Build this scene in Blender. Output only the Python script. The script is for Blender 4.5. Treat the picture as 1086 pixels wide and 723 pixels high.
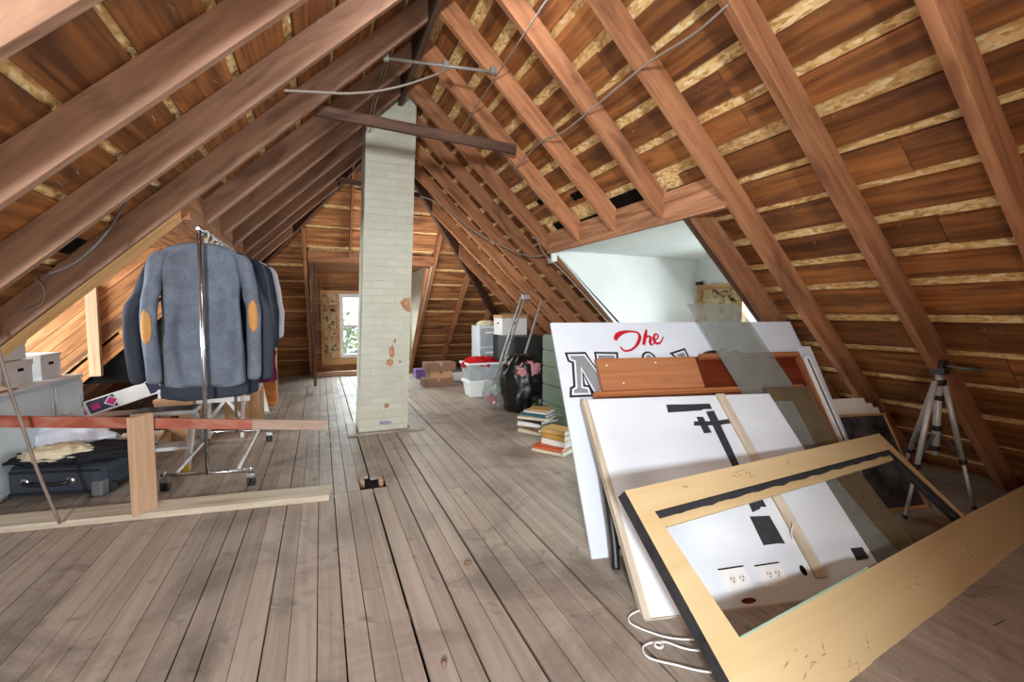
import bpy, bmesh, math, random
from mathutils import Vector, Matrix, noise
random.seed(7)
C = bpy.context.scene
for o in list(bpy.data.objects): bpy.data.objects.remove(o)
col = C.collection
PI = math.pi

# ------------------------------------------------------------ camera
cam_d = bpy.data.cameras.new('camera'); cam = bpy.data.objects.new('camera', cam_d); col.objects.link(cam)
cam_d.sensor_width = 36; cam_d.lens = 484 / 1086 * 36; cam_d.clip_start = .02
YAW, PITCH = math.atan2(203, 484), math.atan(30.5 / 484)
cam.location = (0, 0, 1.2)
cam.rotation_euler = (PI / 2 - PITCH, 0, -math.radians(22.72))
C.camera = cam

# ------------------------------------------------------------ light and exposure
C.view_settings.view_transform = 'Standard'; C.view_settings.look = 'None'
C.view_settings.gamma = 1; C.view_settings.use_curve_mapping = False
C.view_settings.exposure = 0.15
w = bpy.data.worlds.new('sky'); C.world = w; w.use_nodes = True
bg = w.node_tree.nodes['Background']; bg.inputs['Color'].default_value = (.86, .93, 1, 1); bg.inputs['Strength'].default_value = 1.6

def area(name, loc, target, sx, sy, power, color=(1, 1, 1)):
    d = bpy.data.lights.new(name, 'AREA'); d.shape = 'RECTANGLE'; d.size = sx; d.size_y = sy
    d.energy = power; d.color = color
    o = bpy.data.objects.new(name, d); col.objects.link(o); o.location = loc
    o.rotation_euler = (Vector(target) - Vector(loc)).to_track_quat('-Z', 'Y').to_euler()
    return o
def point_fill(name, loc, power, color, r=.12):  # point light for the added fills
    d = bpy.data.lights.new(name, 'POINT'); d.energy = power; d.color = color; d.shadow_soft_size = r
    o = bpy.data.objects.new(name, d); col.objects.link(o); o.location = loc
    return o
area('rear_window_daylight', (-.9, -2.35, 1.5), (.8, 2, 1.0), .3, .35, 250, (.93, .97, 1))
area('low_fill_light', (-.2, -.9, .25), (.3, 2.4, 2.6), .5, .4, 30, (1, .93, .84))  # added unseen lamp that lifts the rafter undersides
area('ridge_fill_light', (.77, 2.3, 3.1), (.6, 2.3, 0), .16, 4.4, 82, (.95, .97, 1))  # added fill along the ridge to brighten the floor, no fixture there
area('end_window_daylight', (.7, 10.7, 1.9), (.7, 7.0, .3), 1.9, 1.2, 480, (.88, .94, 1))
area('right_dormer_daylight', (4.9, 3.2, 1.35), (2.2, 3.4, .9), 1.5, 1.1, 170, (.92, .96, 1))
area('left_dormer_daylight', (-3.9, 4.5, 1.3), (-.6, 4.4, .5), 1.9, 1.1, 370, (.95, .97, 1))
point_fill('rear_warm_fill', (.7, -.9, 2.25), 27, (1, .85, .68), .15)  # added warm fill behind the camera, no bulb hangs here
point_fill('mid_room_fill', (.5, 2.2, 1.55), 10, (1, .97, .94), .3)  # added soft fill in mid-room without a lamp
point_fill('far_end_fill', (1.25, 6.6, 1.5), 42, (1, .97, .94), .3)  # added fill brightening the far end, no lamp there

# ------------------------------------------------------------ materials
def lin(c):
    c = c / 255
    return c / 12.92 if c <= .04045 else ((c + .055) / 1.055) ** 2.4
def rgb(r, g, b): return (lin(r), lin(g), lin(b), 1)
def base(name, rough=.7, metal=0.0):
    m = bpy.data.materials.new(name); m.use_nodes = True
    n = m.node_tree.nodes; b = n['Principled BSDF']
    b.inputs['Roughness'].default_value = rough; b.inputs['Metallic'].default_value = metal
    return m, m.node_tree, b
def nd(t, kind, **kw):
    n = t.nodes.new(kind)
    for k, v in kw.items(): setattr(n, k, v)
    return n
def ramp(t, fac, stops):
    r = nd(t, 'ShaderNodeValToRGB'); e = r.color_ramp.elements
    while len(e) < len(stops): e.new(.5)
    for i, (p, c) in enumerate(stops): e[i].position = p; e[i].color = c
    t.links.new(fac, r.inputs[0]); return r.outputs[0]
def mapped(t, scale, src='UV'):
    tc = nd(t, 'ShaderNodeTexCoord'); mp = nd(t, 'ShaderNodeMapping'); mp.inputs['Scale'].default_value = scale
    t.links.new(tc.outputs[src], mp.inputs[0]); return mp.outputs[0]
def noise_n(t, vec, scale=1, detail=4, dist=0.0, rough=.55):
    n = nd(t, 'ShaderNodeTexNoise'); n.inputs['Scale'].default_value = scale; n.inputs['Detail'].default_value = detail
    n.inputs['Distortion'].default_value = dist; n.inputs['Roughness'].default_value = rough
    t.links.new(vec, n.inputs['Vector']); return n.outputs['Fac']
def mixc(t, fac, a, b, mode='MIX'):
    m = nd(t, 'ShaderNodeMix', data_type='RGBA', blend_type=mode)
    for s, v in ((m.inputs[0], fac), (m.inputs[6], a), (m.inputs[7], b)):
        if hasattr(v, 'is_output'): t.links.new(v, s)
        else: s.default_value = v
    return m.outputs[2]
def bump(t, b, h, strength=.3, dist=.01):
    bn = nd(t, 'ShaderNodeBump'); bn.inputs['Strength'].default_value = strength; bn.inputs['Distance'].default_value = dist
    t.links.new(h, bn.inputs['Height']); t.links.new(bn.outputs[0], b.inputs['Normal'])
def toned(t, colr, lo=.7, hi=1.3):
    at = nd(t, 'ShaderNodeAttribute', attribute_name='tone')
    mr = nd(t, 'ShaderNodeMapRange'); mr.inputs[3].default_value = lo; mr.inputs[4].default_value = hi
    t.links.new(at.outputs['Fac'], mr.inputs[0])
    h = nd(t, 'ShaderNodeHueSaturation'); t.links.new(colr, h.inputs['Color']); t.links.new(mr.outputs[0], h.inputs['Value'])
    return h.outputs[0]
def wood(name, dark, light, stain=None, su=1.3, sv=26, rough=.75, lo=.75, hi=1.25, stain_pos=(.52, .68), bmp=.25, spec=.3):
    m, t, b = base(name, rough); b.inputs['Specular IOR Level'].default_value = spec
    g = noise_n(t, mapped(t, (su, sv, 1)), 1, 6, .9)
    c = ramp(t, g, [(.32, dark), (.68, light)])
    kn = noise_n(t, mapped(t, (2.2, 9, 1)), 1.0, 3, 1.6)
    c = mixc(t, ramp(t, kn, [(.6, (0, 0, 0, 1)), (.74, (.55, .55, .55, 1))]), c, dark)
    if stain:
        s = noise_n(t, mapped(t, (1.1, 4.5, 1)), 1.5, 5, .8)
        c = mixc(t, ramp(t, s, [(stain_pos[0], (0, 0, 0, 1)), (stain_pos[1], (.8, .8, .8, 1))]), c, stain)
    t.links.new(toned(t, c, lo, hi), b.inputs['Base Color'])
    bump(t, b, g, bmp, .006)
    return m
def plain(name, c, rough=.6, metal=0.0, var=.12, scale=6, spec=.5, bmp=0):
    m, t, b = base(name, rough, metal); b.inputs['Specular IOR Level'].default_value = spec
    n = noise_n(t, mapped(t, (1, 1, 1), 'Object'), scale, 5, .3)
    d = tuple(x * (1 - var * 1.6) for x in c[:3]) + (1,); l = tuple(min(1, x * (1 + var)) for x in c[:3]) + (1,)
    t.links.new(ramp(t, n, [(.3, d), (.7, l)]), b.inputs['Base Color'])
    if bmp: bump(t, b, noise_n(t, mapped(t, (1, 1, 1), 'Object'), scale * 6, 6), bmp, .01)
    return m
def cloth(name, c, weave=420, var=.2, rough=.95):
    m, t, b = base(name, rough); b.inputs['Specular IOR Level'].default_value = .12
    n = noise_n(t, mapped(t, (1, 1, 1), 'Object'), 9, 6, .4)
    w2 = noise_n(t, mapped(t, (1, 1, .6), 'Object'), weave, 2)
    d = tuple(x * (1 - var) for x in c[:3]) + (1,); l = tuple(min(1, x * (1 + var)) for x in c[:3]) + (1,)
    cc = ramp(t, n, [(.3, d), (.7, l)])
    cc = mixc(t, .35, cc, ramp(t, w2, [(.35, d), (.65, l)]))
    t.links.new(cc, b.inputs['Base Color']); bump(t, b, w2, .25, .002)
    return m

M = {}
M['rafter'] = wood('rafter_wood', rgb(142, 92, 62), rgb(184, 130, 92), rgb(112, 72, 50), sv=16, rough=.8, lo=.8, hi=1.2)
M['rafter_left'] = wood('left_rafter_wood', rgb(140, 106, 86), rgb(176, 138, 114), rgb(110, 82, 68), sv=16, rough=.8, lo=.85, hi=1.15)
M['rafter_pale'] = wood('header_wood', rgb(128, 84, 58), rgb(186, 136, 100), rgb(120, 84, 68), sv=30, rough=.8)
M['daylit_wood'] = wood('daylit_trimmer_wood', rgb(214, 160, 100), rgb(240, 196, 138), None, sv=24, lo=.9, hi=1.1)  # dormer daylight painted in as pale yellow wood
M['sheathing'] = wood('sheathing_wood', rgb(92, 54, 30), rgb(162, 104, 56), rgb(80, 50, 34), su=1.2, sv=18, rough=.62, lo=.7, hi=1.25)
M['endboard'] = wood('end_wall_wood', rgb(110, 68, 38), rgb(188, 130, 82), rgb(88, 56, 38), su=1.2, sv=18, rough=.75, lo=.65, hi=1.25)
def floor_mat():
    m, t, b = base('worn_floor_wood', .5); b.inputs['Specular IOR Level'].default_value = .35
    g = noise_n(t, mapped(t, (1.0, 24, 1)), 1, 6, .8)
    c = ramp(t, g, [(.3, rgb(148, 134, 122)), (.7, rgb(173, 160, 148))])
    o = mapped(t, (1, 1, 1), 'Object')
    d1 = noise_n(t, o, 1.7, 6, .8, .65)
    c = mixc(t, ramp(t, d1, [(.50, (0, 0, 0, 1)), (.66, (.75, .75, .75, 1))]), c, rgb(114, 103, 94))
    d2 = noise_n(t, o, 6.5, 5, 1.0, .6)
    c = mixc(t, ramp(t, d2, [(.60, (0, 0, 0, 1)), (.72, (.6, .6, .6, 1))]), c, rgb(84, 74, 68))
    d3 = noise_n(t, o, 26, 3, .4)
    c = mixc(t, ramp(t, d3, [(.70, (0, 0, 0, 1)), (.76, (.5, .5, .5, 1))]), c, rgb(196, 188, 178))
    t.links.new(toned(t, c, .9, 1.1), b.inputs['Base Color'])
    r2 = nd(t, 'ShaderNodeMapRange'); r2.inputs[3].default_value = .38; r2.inputs[4].default_value = .66; t.links.new(d1, r2.inputs[0]); t.links.new(r2.outputs[0], b.inputs['Roughness'])
    bump(t, b, g, .3, .004); return m
M['floor'] = floor_mat()
M['pale_board'] = wood('pale_board_wood', rgb(176, 162, 142), rgb(206, 196, 178), rgb(160, 140, 116), sv=20, lo=.9, hi=1.1)
M['pine'] = wood('pine_wood', rgb(164, 130, 102), rgb(186, 152, 124), None, sv=22, lo=.9, hi=1.1)
M['lath'] = wood('window_surround_wood', rgb(176, 128, 84), rgb(214, 170, 122), rgb(150, 104, 66), sv=18, lo=.85, hi=1.1)
M['dark_wood'] = wood('dark_old_wood', rgb(62, 42, 34), rgb(104, 76, 62), None, sv=26, lo=.85, hi=1.1)
M['veneer'] = wood('orange_veneer', rgb(146, 92, 60), rgb(172, 116, 80), None, su=.6, sv=14, rough=.4, lo=.95, hi=1.05, bmp=.03)
M['mahogany'] = wood('red_brown_veneer', rgb(74, 28, 14), rgb(112, 48, 26), None, su=.6, sv=12, rough=.35, lo=.95, hi=1.05, bmp=.03)
M['rimwood'] = wood('brown_rim_wood', rgb(120, 68, 40), rgb(168, 108, 68), None, su=.8, sv=20, rough=.45, lo=.95, hi=1.05, bmp=.05)
M['plywood'] = wood('yellow_plywood', rgb(200, 174, 130), rgb(214, 190, 148), None, su=.6, sv=5, rough=.6, lo=.95, hi=1.05, bmp=.04)
M['orange_wood'] = wood('orange_cabinet_wood', rgb(168, 92, 36), rgb(206, 128, 62), None, sv=14, rough=.45, lo=.95, hi=1.05)

def red_rail():
    m, t, b = base('peeling_red_paint', .55)
    n = noise_n(t, mapped(t, (5, 10, 1)), 1.0, 5, .8)
    c = ramp(t, n, [(.40, rgb(132, 56, 34)), (.47, rgb(150, 70, 44)), (.52, rgb(148, 84, 62)), (.7, rgb(152, 104, 86))])
    t.links.new(c, b.inputs['Base Color']); return m
M['red'] = red_rail(); M['bare_rail'] = wood('bare_rail_wood', rgb(146, 122, 108), rgb(172, 148, 132), None, sv=14, lo=.95, hi=1.05)
def osb():
    m, t, b = base('strand_board', .8)
    vec = mapped(t, (40, 90, 1)); nz = nd(t, 'ShaderNodeTexNoise'); nz.inputs['Scale'].default_value = .15; t.links.new(vec, nz.inputs['Vector'])
    v = nd(t, 'ShaderNodeTexVoronoi'); v.inputs['Scale'].default_value = 1.0
    t.links.new(mixc(t, .25, vec, nz.outputs['Color']), v.inputs['Vector'])
    sep = nd(t, 'ShaderNodeSeparateColor'); t.links.new(v.outputs['Color'], sep.inputs[0])
    c = ramp(t, sep.outputs[0], [(.0, rgb(186, 140, 82)), (.4, rgb(222, 182, 118)), (.8, rgb(236, 204, 146)), (1, rgb(244, 224, 178))])
    t.links.new(c, b.inputs['Base Color']); return m
M['osb'] = osb()
def chimney_mat():
    m, t, b = base('whitewashed_brick', .85)
    vec = mapped(t, (1, 1, 1))
    br = nd(t, 'ShaderNodeTexBrick'); br.inputs['Scale'].default_value = 1
    br.inputs['Brick Width'].default_value = .21; br.inputs['Row Height'].default_value = .072; br.inputs['Mortar Size'].default_value = .004
    br.inputs['Mortar Smooth'].default_value = .6
    br.inputs['Color1'].default_value = rgb(202, 201, 184); br.inputs['Color2'].default_value = rgb(192, 191, 174); br.inputs['Mortar'].default_value = rgb(188, 186, 170)
    nz = nd(t, 'ShaderNodeTexNoise'); nz.inputs['Scale'].default_value = 9; t.links.new(vec, nz.inputs['Vector'])
    va = nd(t, 'ShaderNodeVectorMath', operation='SCALE'); va.inputs['Scale'].default_value = .012; t.links.new(nz.outputs['Color'], va.inputs[0])
    ad = nd(t, 'ShaderNodeVectorMath', operation='ADD'); t.links.new(vec, ad.inputs[0]); t.links.new(va.outputs[0], ad.inputs[1])
    t.links.new(ad.outputs[0], br.inputs['Vector'])
    n2 = noise_n(t, vec, 5, 6, .5)
    n3 = noise_n(t, vec, 1.6, 3, .4)
    c = mixc(t, ramp(t, n2, [(.45, (0, 0, 0, 1)), (.75, (.45, .45, .45, 1))]), br.outputs['Color'], rgb(176, 172, 154))
    c = mixc(t, ramp(t, n3, [(.35, (0, 0, 0, 1)), (.7, (.55, .55, .55, 1))]), c, rgb(198, 200, 192))
    t.links.new(c, b.inputs['Base Color'])
    sub = nd(t, 'ShaderNodeMath', operation='MULTIPLY'); sub.inputs[1].default_value = -1; t.links.new(br.outputs['Fac'], sub.inputs[0])
    add = nd(t, 'ShaderNodeMath', operation='ADD'); t.links.new(sub.outputs[0], add.inputs[0]); t.links.new(noise_n(t, vec, 40, 5), add.inputs[1])
    bump(t, b, add.outputs[0], .55, .008)
    return m
M['chimney'] = chimney_mat()
M['brick'] = plain('bare_brick', rgb(182, 134, 104), .9, var=.25, scale=30)
M['blue_stain'] = plain('grey_blue_stain', rgb(138, 148, 168), .9)
M['plaster'] = plain('white_plaster', rgb(222, 226, 226), .85, var=.03, scale=3, spec=.2)
M['cream_plaster'] = plain('cream_plaster', rgb(214, 206, 182), .85, var=.06, scale=4, spec=.2)
M['void'] = plain('void_shade', rgb(16, 14, 13), .95, var=.2, spec=.1)  # flat black painted in for the darkness of holes and gaps
M['subfloor'] = plain('subfloor_dirt', rgb(36, 28, 22), .95, var=.3)
M['steel'] = plain('chrome_steel', rgb(196, 198, 202), .25, 1, var=.08)
M['nail'] = plain('nail_steel', rgb(190, 186, 176), .5, .6)
M['alu'] = plain('aluminium', rgb(200, 202, 204), .45, .35, var=.1)
M['white_metal'] = plain('white_enamel', rgb(222, 222, 222), .4, var=.05)
M['black_plastic'] = plain('black_plastic', rgb(28, 28, 30), .45, var=.2)
M['grey_plastic'] = plain('grey_plastic', rgb(92, 94, 98), .5)
M['white_plastic'] = plain('white_plastic', rgb(232, 234, 236), .4, var=.03)
M['tray_white'] = plain('white_laminate', rgb(218, 225, 234), .45, var=.025, scale=5)
M['sign_white'] = plain('white_sign_paint', rgb(204, 211, 221), .5, var=.03, scale=4)
M['tape'] = plain('black_tape', rgb(50, 52, 58), .6, var=.2, scale=30)
M['black_paint'] = plain('black_edge_paint', rgb(46, 46, 50), .6, var=.3, scale=20)
M['sign_red'] = plain('red_sign_paint', rgb(178, 14, 30), .45, var=.05)
M['sign_black'] = plain('black_sign_paint', rgb(26, 28, 34), .45, var=.05)
M['sign_grey'] = plain('grey_sign_paint', rgb(128, 130, 134), .5, var=.05)
M['cabinet_grey'] = plain('grey_blue_enamel', rgb(196, 206, 212), .5, var=.05, scale=3)
M['carton_white'] = plain('white_cardboard', rgb(216, 216, 218), .8, var=.06)
M['carton'] = plain('brown_cardboard', rgb(178, 140, 104), .85, var=.1)
M['carton_dark'] = plain('dark_cardboard', rgb(128, 96, 76), .85, var=.1)
M['magenta'] = plain('magenta_print', rgb(166, 30, 110), .6, var=.08)
M['navy_print'] = plain('navy_print', rgb(38, 40, 66), .6, var=.1)
M['purple'] = plain('purple_print', rgb(124, 88, 158), .6, var=.15)
M['green'] = plain('green_enamel', rgb(158, 186, 166), .5, var=.06, scale=3)
M['red_cloth'] = cloth('red_cloth', rgb(176, 28, 34))
M['pink_cloth'] = cloth('pink_cloth', rgb(206, 146, 152))
M['white_bag'] = plain('white_plastic_film', rgb(206, 208, 220), .35, var=.1, scale=12, bmp=.3)
M['beige_cloth'] = cloth('beige_cloth', rgb(204, 194, 166))
M['black_film'] = plain('black_bin_liner', rgb(22, 22, 25), .22, var=.3, scale=14, bmp=.5, spec=.7)
M['black_cloth'] = cloth('black_cloth', rgb(36, 37, 42))
M['suitcase'] = cloth('slate_nylon', rgb(54, 59, 68), 700, .15, .6)
M['tweed'] = cloth('grey_blue_tweed', rgb(104, 112, 126), 130, .34)
M['navy'] = cloth('navy_wool', rgb(48, 56, 70), 380)
M['charcoal'] = cloth('charcoal_wool', rgb(60, 64, 74), 380)
M['slate_wool'] = cloth('slate_wool', rgb(84, 94, 110), 380)
M['lavender'] = cloth('pale_lavender_cotton', rgb(202, 200, 214), 380, .1)
M['maroon'] = cloth('maroon_wool', rgb(96, 36, 66))
M['suede'] = cloth('tan_suede', rgb(186, 136, 84), 500, .12)
M['paper'] = plain('white_paper', rgb(226, 224, 218), .8, var=.04)
M['cable'] = plain('grey_cable', rgb(136, 126, 116), .6, var=.08)
M['cable_dark'] = plain('dark_cable', rgb(88, 82, 80), .6)
M['conduit'] = plain('galvanised_conduit', rgb(150, 146, 140), .5, .4)
M['rod'] = plain('grey_brown_rod', rgb(124, 106, 98), .5, var=.1)
M['leaf'] = plain('leaf_green', rgb(96, 120, 84), .7, var=.3)
M['rubber'] = plain('black_rubber', rgb(30, 30, 32), .7)
M['yellow_plastic'] = plain('yellow_plastic', rgb(214, 176, 40), .5)
M['dark_art'] = plain('dark_picture', rgb(82, 82, 88), .25, var=.5, scale=7)
def lath_panel():
    m, t, b = base('broken_plaster', .9)
    v = mapped(t, (1, 1, 1), 'Object'); n = noise_n(t, v, 9, 7, 1.2)
    t.links.new(ramp(t, n, [(.36, rgb(64, 48, 36)), (.44, rgb(170, 142, 104)), (.6, rgb(206, 184, 146)), (.75, rgb(158, 124, 86))]), b.inputs['Base Color'])
    bump(t, b, n, .6, .02); return m
M['broken'] = lath_panel()
def glass(name, tint, alpha, rough=.08):
    m, t, b = base(name, rough)
    out = t.nodes['Material Output']
    n = noise_n(t, mapped(t, (1, 1, 1), 'Object'), 5, 5, .6)
    b.inputs['Base Color'].default_value = tint
    tr = nd(t, 'ShaderNodeBsdfTransparent'); tr.inputs[0].default_value = (.93, .97, .95, 1)
    mx = nd(t, 'ShaderNodeMixShader')
    mr = nd(t, 'ShaderNodeMapRange'); mr.inputs[1].default_value = .3; mr.inputs[2].default_value = .7
    mr.inputs[3].default_value = alpha * .75; mr.inputs[4].default_value = alpha * 1.2
    t.links.new(n, mr.inputs[0]); t.links.new(mr.outputs[0], mx.inputs[0])
    t.links.new(tr.outputs[0], mx.inputs[1]); t.links.new(b.outputs[0], mx.inputs[2]); t.links.new(mx.outputs[0], out.inputs[0])
    return m
M['dusty_glass'] = glass('dusty_glass', rgb(150, 152, 148), .42)
M['smoked_glass'] = glass('smoked_glass', rgb(112, 98, 78), .72)
M['pane'] = glass('window_pane', rgb(230, 240, 245), .08, .03)
M['clear_plastic'] = glass('clear_plastic', rgb(200, 206, 212), .55, .25)
M['clear_bag'] = glass('clear_plastic_bag', rgb(170, 170, 172), .4, .2)

# ------------------------------------------------------------ mesh builder
def V(*a): return Vector(a)
class MB:
    def __init__(s): s.v = []; s.f = []; s.uv = []; s.tone = []; s.mi = []; s.sm = []
    def face(s, idx, uv=None, tone=.5, mi=0, smooth=False):
        s.f.append(tuple(idx)); s.uv.append(uv or [(0, 0)] * len(idx)); s.tone.append(tone); s.mi.append(mi); s.sm.append(smooth)
    def poly(s, pts, tone=.5, mi=0):
        i = len(s.v); s.v += [Vector(p) for p in pts]
        a = Vector(pts[1]) - Vector(pts[0]); a.normalize(); n = a.cross(Vector(pts[2]) - Vector(pts[0])); n.normalize(); b = n.cross(a)
        s.face(range(i, i + len(pts)), [((Vector(p) - Vector(pts[0])).dot(a), (Vector(p) - Vector(pts[0])).dot(b)) for p in pts], tone, mi)
    def prism(s, pts, d, tone=None, mi=0, along=None, caps=None, off=None):
        """solid from a planar polygon swept by vector d; grain runs along `along`"""
        pts = [Vector(p) for p in pts]; d = Vector(d); n = len(pts); i = len(s.v)
        cen = sum(pts, Vector()) / n
        nn = Vector()
        for k in range(n): nn += (pts[k] - cen).cross(pts[(k + 1) % n] - cen)
        if nn.dot(d) > 0: pts.reverse()
        s.v += pts + [p + d for p in pts]
        if tone is None: tone = random.random()
        ou, ov = off or (random.uniform(0, 50), random.uniform(0, 50))
        al = Vector(along).normalized() if along is not None else max(((pts[(k + 1) % n] - pts[k]) for k in range(n)), key=lambda e: e.length).normalized()
        def uvs(ids):
            P = [s.v[q] for q in ids]; nrm = (P[1] - P[0]).cross(P[2] - P[0])
            if nrm.length < 1e-12: nrm = Vector((0, 0, 1))
            nrm.normalize(); a = al - nrm * al.dot(nrm)
            if a.length < 1e-3: a = Vector((.3, .9, .1)) - nrm * nrm.dot(Vector((.3, .9, .1)))
            a.normalize(); b = nrm.cross(a)
            return [(p.dot(a) + ou, p.dot(b) + ov) for p in P]
        fs = [list(range(i, i + n)), list(range(i + 2 * n - 1, i + n - 1, -1))]
        for k in range(n):
            j = (k + 1) % n; fs.append([i + j, i + k, i + n + k, i + n + j])
        for q, ids in enumerate(fs): s.face(ids, uvs(ids), tone, mi if (caps is None or q > 1) else caps)
        return s
    def box(s, x0, x1, y0, y1, z0, z1, tone=None, mi=0, along=None):
        return s.prism([(x0, y0, z0), (x1, y0, z0), (x1, y1, z0), (x0, y1, z0)], (0, 0, z1 - z0), tone, mi, along)
    def bar(s, p0, p1, w_, d_, up=(0, 0, 1), tone=None, mi=0):
        p0, p1 = Vector(p0), Vector(p1); a = (p1 - p0).normalized(); up = Vector(up); sd = a.cross(up).normalized(); u = sd.cross(a)
        c = [p0 + sd * (w_ / 2 * i) + u * (d_ / 2 * j) for i, j in ((-1, -1), (1, -1), (1, 1), (-1, 1))]
        return s.prism(c, p1 - p0, tone, mi, p1 - p0)
    def tube(s, pts, r, n=8, mi=0, cap=True, smooth=True):
        pts = [Vector(p) for p in pts]; rings = []; m_ = len(pts)
        t = (pts[1] - pts[0]).normalized(); u = t.orthogonal().normalized()
        for k, p in enumerate(pts):
            t2 = (pts[min(k + 1, m_ - 1)] - pts[max(k - 1, 0)]).normalized()
            u = (u - t2 * u.dot(t2)); u = u.normalized() if u.length > 1e-6 else t2.orthogonal().normalized(); w_ = t2.cross(u)
            rr = r[k] if isinstance(r, (list, tuple)) else r
            i = len(s.v); s.v += [p + u * (rr * math.cos(2 * PI * j / n)) + w_ * (rr * math.sin(2 * PI * j / n)) for j in range(n)]; rings.append(i)
        for k in range(m_ - 1):
            for j in range(n):
                jj = (j + 1) % n; s.face([rings[k] + j, rings[k] + jj, rings[k + 1] + jj, rings[k + 1] + j], None, .5, mi, smooth)
        if cap:
            s.face([rings[0] + j for j in range(n - 1, -1, -1)], None, .5, mi); s.face([rings[-1] + j for j in range(n)], None, .5, mi)
        return s
    def rings(s, rr, mi=0, cap0=True, cap1=True, smooth=True):
        st = []
        for ring in rr:
            st.append(len(s.v)); s.v += [Vector(p) for p in ring]
        n = len(rr[0])
        for k in range(len(rr) - 1):
            for j in range(n):
                jj = (j + 1) % n; s.face([st[k] + j, st[k] + jj, st[k + 1] + jj, st[k + 1] + j], None, .5, mi, smooth)
        if cap0: s.face([st[0] + j for j in range(n - 1, -1, -1)], None, .5, mi, smooth)
        if cap1: s.face([st[-1] + j for j in range(n)], None, .5, mi, smooth)
        return s
    def sphere(s, c, rx, ry, rz, nu=18, nv=12, fn=None, mi=0):
        c = Vector(c); rr = []
        for k in range(1, nv):
            th = PI * k / nv; ring = []
            for j in range(nu):
                ph = 2 * PI * j / nu; d = Vector((math.sin(th) * math.cos(ph), math.sin(th) * math.sin(ph), -math.cos(th)))
                f = fn(d) if fn else 1
                ring.append(c + Vector((d.x * rx, d.y * ry, d.z * rz)) * f)
            rr.append(ring)
        return s.rings(rr, mi)
    def build(s, name, mats, parent=None, bevel=0, world=True, subd=0, origin=None):
        me = bpy.data.meshes.new(name); off = Vector()
        if parent is not None and world: off = parent['_loc'] if False else parent.matrix_basis.translation if parent.type == 'EMPTY' and parent.parent is None else root_of(parent)
        elif parent is None and origin is not False:
            if origin is None:
                xs = [p.x for p in s.v]; ys = [p.y for p in s.v]; zs = [p.z for p in s.v]
                off = Vector(((min(xs) + max(xs)) / 2, (min(ys) + max(ys)) / 2, min(zs)))
            else: off = Vector(origin)
        if not world: off = Vector()
        me.from_pydata([p - off for p in s.v], [], s.f)
        uv = me.uv_layers.new(name='UVMap')
        for p, u in zip(me.polygons, s.uv):
            for li, c in zip(p.loop_indices, u): uv.data[li].uv = c
        at = me.attributes.new('tone', 'FLOAT', 'FACE'); at.data.foreach_set('value', s.tone)
        me.polygons.foreach_set('material_index', s.mi); me.polygons.foreach_set('use_smooth', s.sm)
        for m in (mats if isinstance(mats, (list, tuple)) else [mats]): me.materials.append(M[m])
        o = bpy.data.objects.new(name, me); col.objects.link(o)
        if parent is not None: o.parent = parent
        elif world: o.location = off
        if bevel:
            b = o.modifiers.new('bevel', 'BEVEL'); b.width = bevel; b.segments = 2; b.limit_method = 'ANGLE'; b.angle_limit = math.radians(50)
        if subd:
            d = o.modifiers.new('subd', 'SUBSURF'); d.levels = subd; d.render_levels = subd
        me.update()
        return o
def root_of(o):
    while o.parent is not None: o = o.parent
    return o.matrix_basis.translation
def tag(o, label, cat, group=None, kind=None):
    o['label'] = label; o['category'] = cat
    if group: o['group'] = group
    if kind: o['kind'] = kind
    return o
def struct(o): o['kind'] = 'structure'; return o
def thing(name, loc, label, cat, group=None, mat=None):
    o = bpy.data.objects.new(name, None); col.objects.link(o); o.empty_display_size = .05
    if mat is not None: o.matrix_basis = mat
    else: o.location = loc
    return tag(o, label, cat, group)
def frame_mat(origin, w_, u_):
    w_, u_ = Vector(w_).normalized(), Vector(u_); u_ = (u_ - w_ * u_.dot(w_)).normalized(); n = w_.cross(u_)
    m = Matrix((w_, u_, n)).transposed().to_4x4(); m.translation = Vector(origin); return m
def smooth_path(pts, k=6):
    pts = [Vector(p) for p in pts]; out = []
    for i in range(len(pts) - 1):
        p0, p1, p2, p3 = pts[max(i - 1, 0)], pts[i], pts[i + 1], pts[min(i + 2, len(pts) - 1)]
        for j in range(k):
            t = j / k
            out.append(.5 * ((2 * p1) + (p2 - p0) * t + (2 * p0 - 5 * p1 + 4 * p2 - p3) * t * t + (3 * p1 - p0 - 3 * p2 + p3) * t ** 3))
    out.append(pts[-1]); return out
def clip(poly, a, b, c):          # keep a*x+b*y<=c
    out = []
    for i in range(len(poly)):
        p, q = poly[i], poly[(i + 1) % len(poly)]; dp, dq = a * p[0] + b * p[1] - c, a * q[0] + b * q[1] - c
        if dp <= 0: out.append(p)
        if dp * dq < 0: t = dp / (dp - dq); out.append((p[0] + (q[0] - p[0]) * t, p[1] + (q[1] - p[1]) * t))
    return out

# ------------------------------------------------------------ roof geometry
S, XR, ZR = .95, .77, 3.27           # slope, ridge x, height of rafter undersides at the ridge
DZ = .195                            # rafter depth measured vertically
SE, YE = .88, 9.45                   # end slope and where it meets the floor
Y0 = -1.6                            # rear wall
XF, XL = XR + ZR / S, XR - ZR / S
def zroof(x, y): return min(ZR - S * abs(x - XR), SE * (YE - y))
RD = (2.42, 4.37, 2.25, 1.84)        # right dormer: y0, y1, header x, header underside
LD = (3.56, 5.66, -.75, 1.80)
ED = (-.13, 1.66, 7.22, 1.95)        # end dormer: x0, x1, header y, header underside

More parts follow.
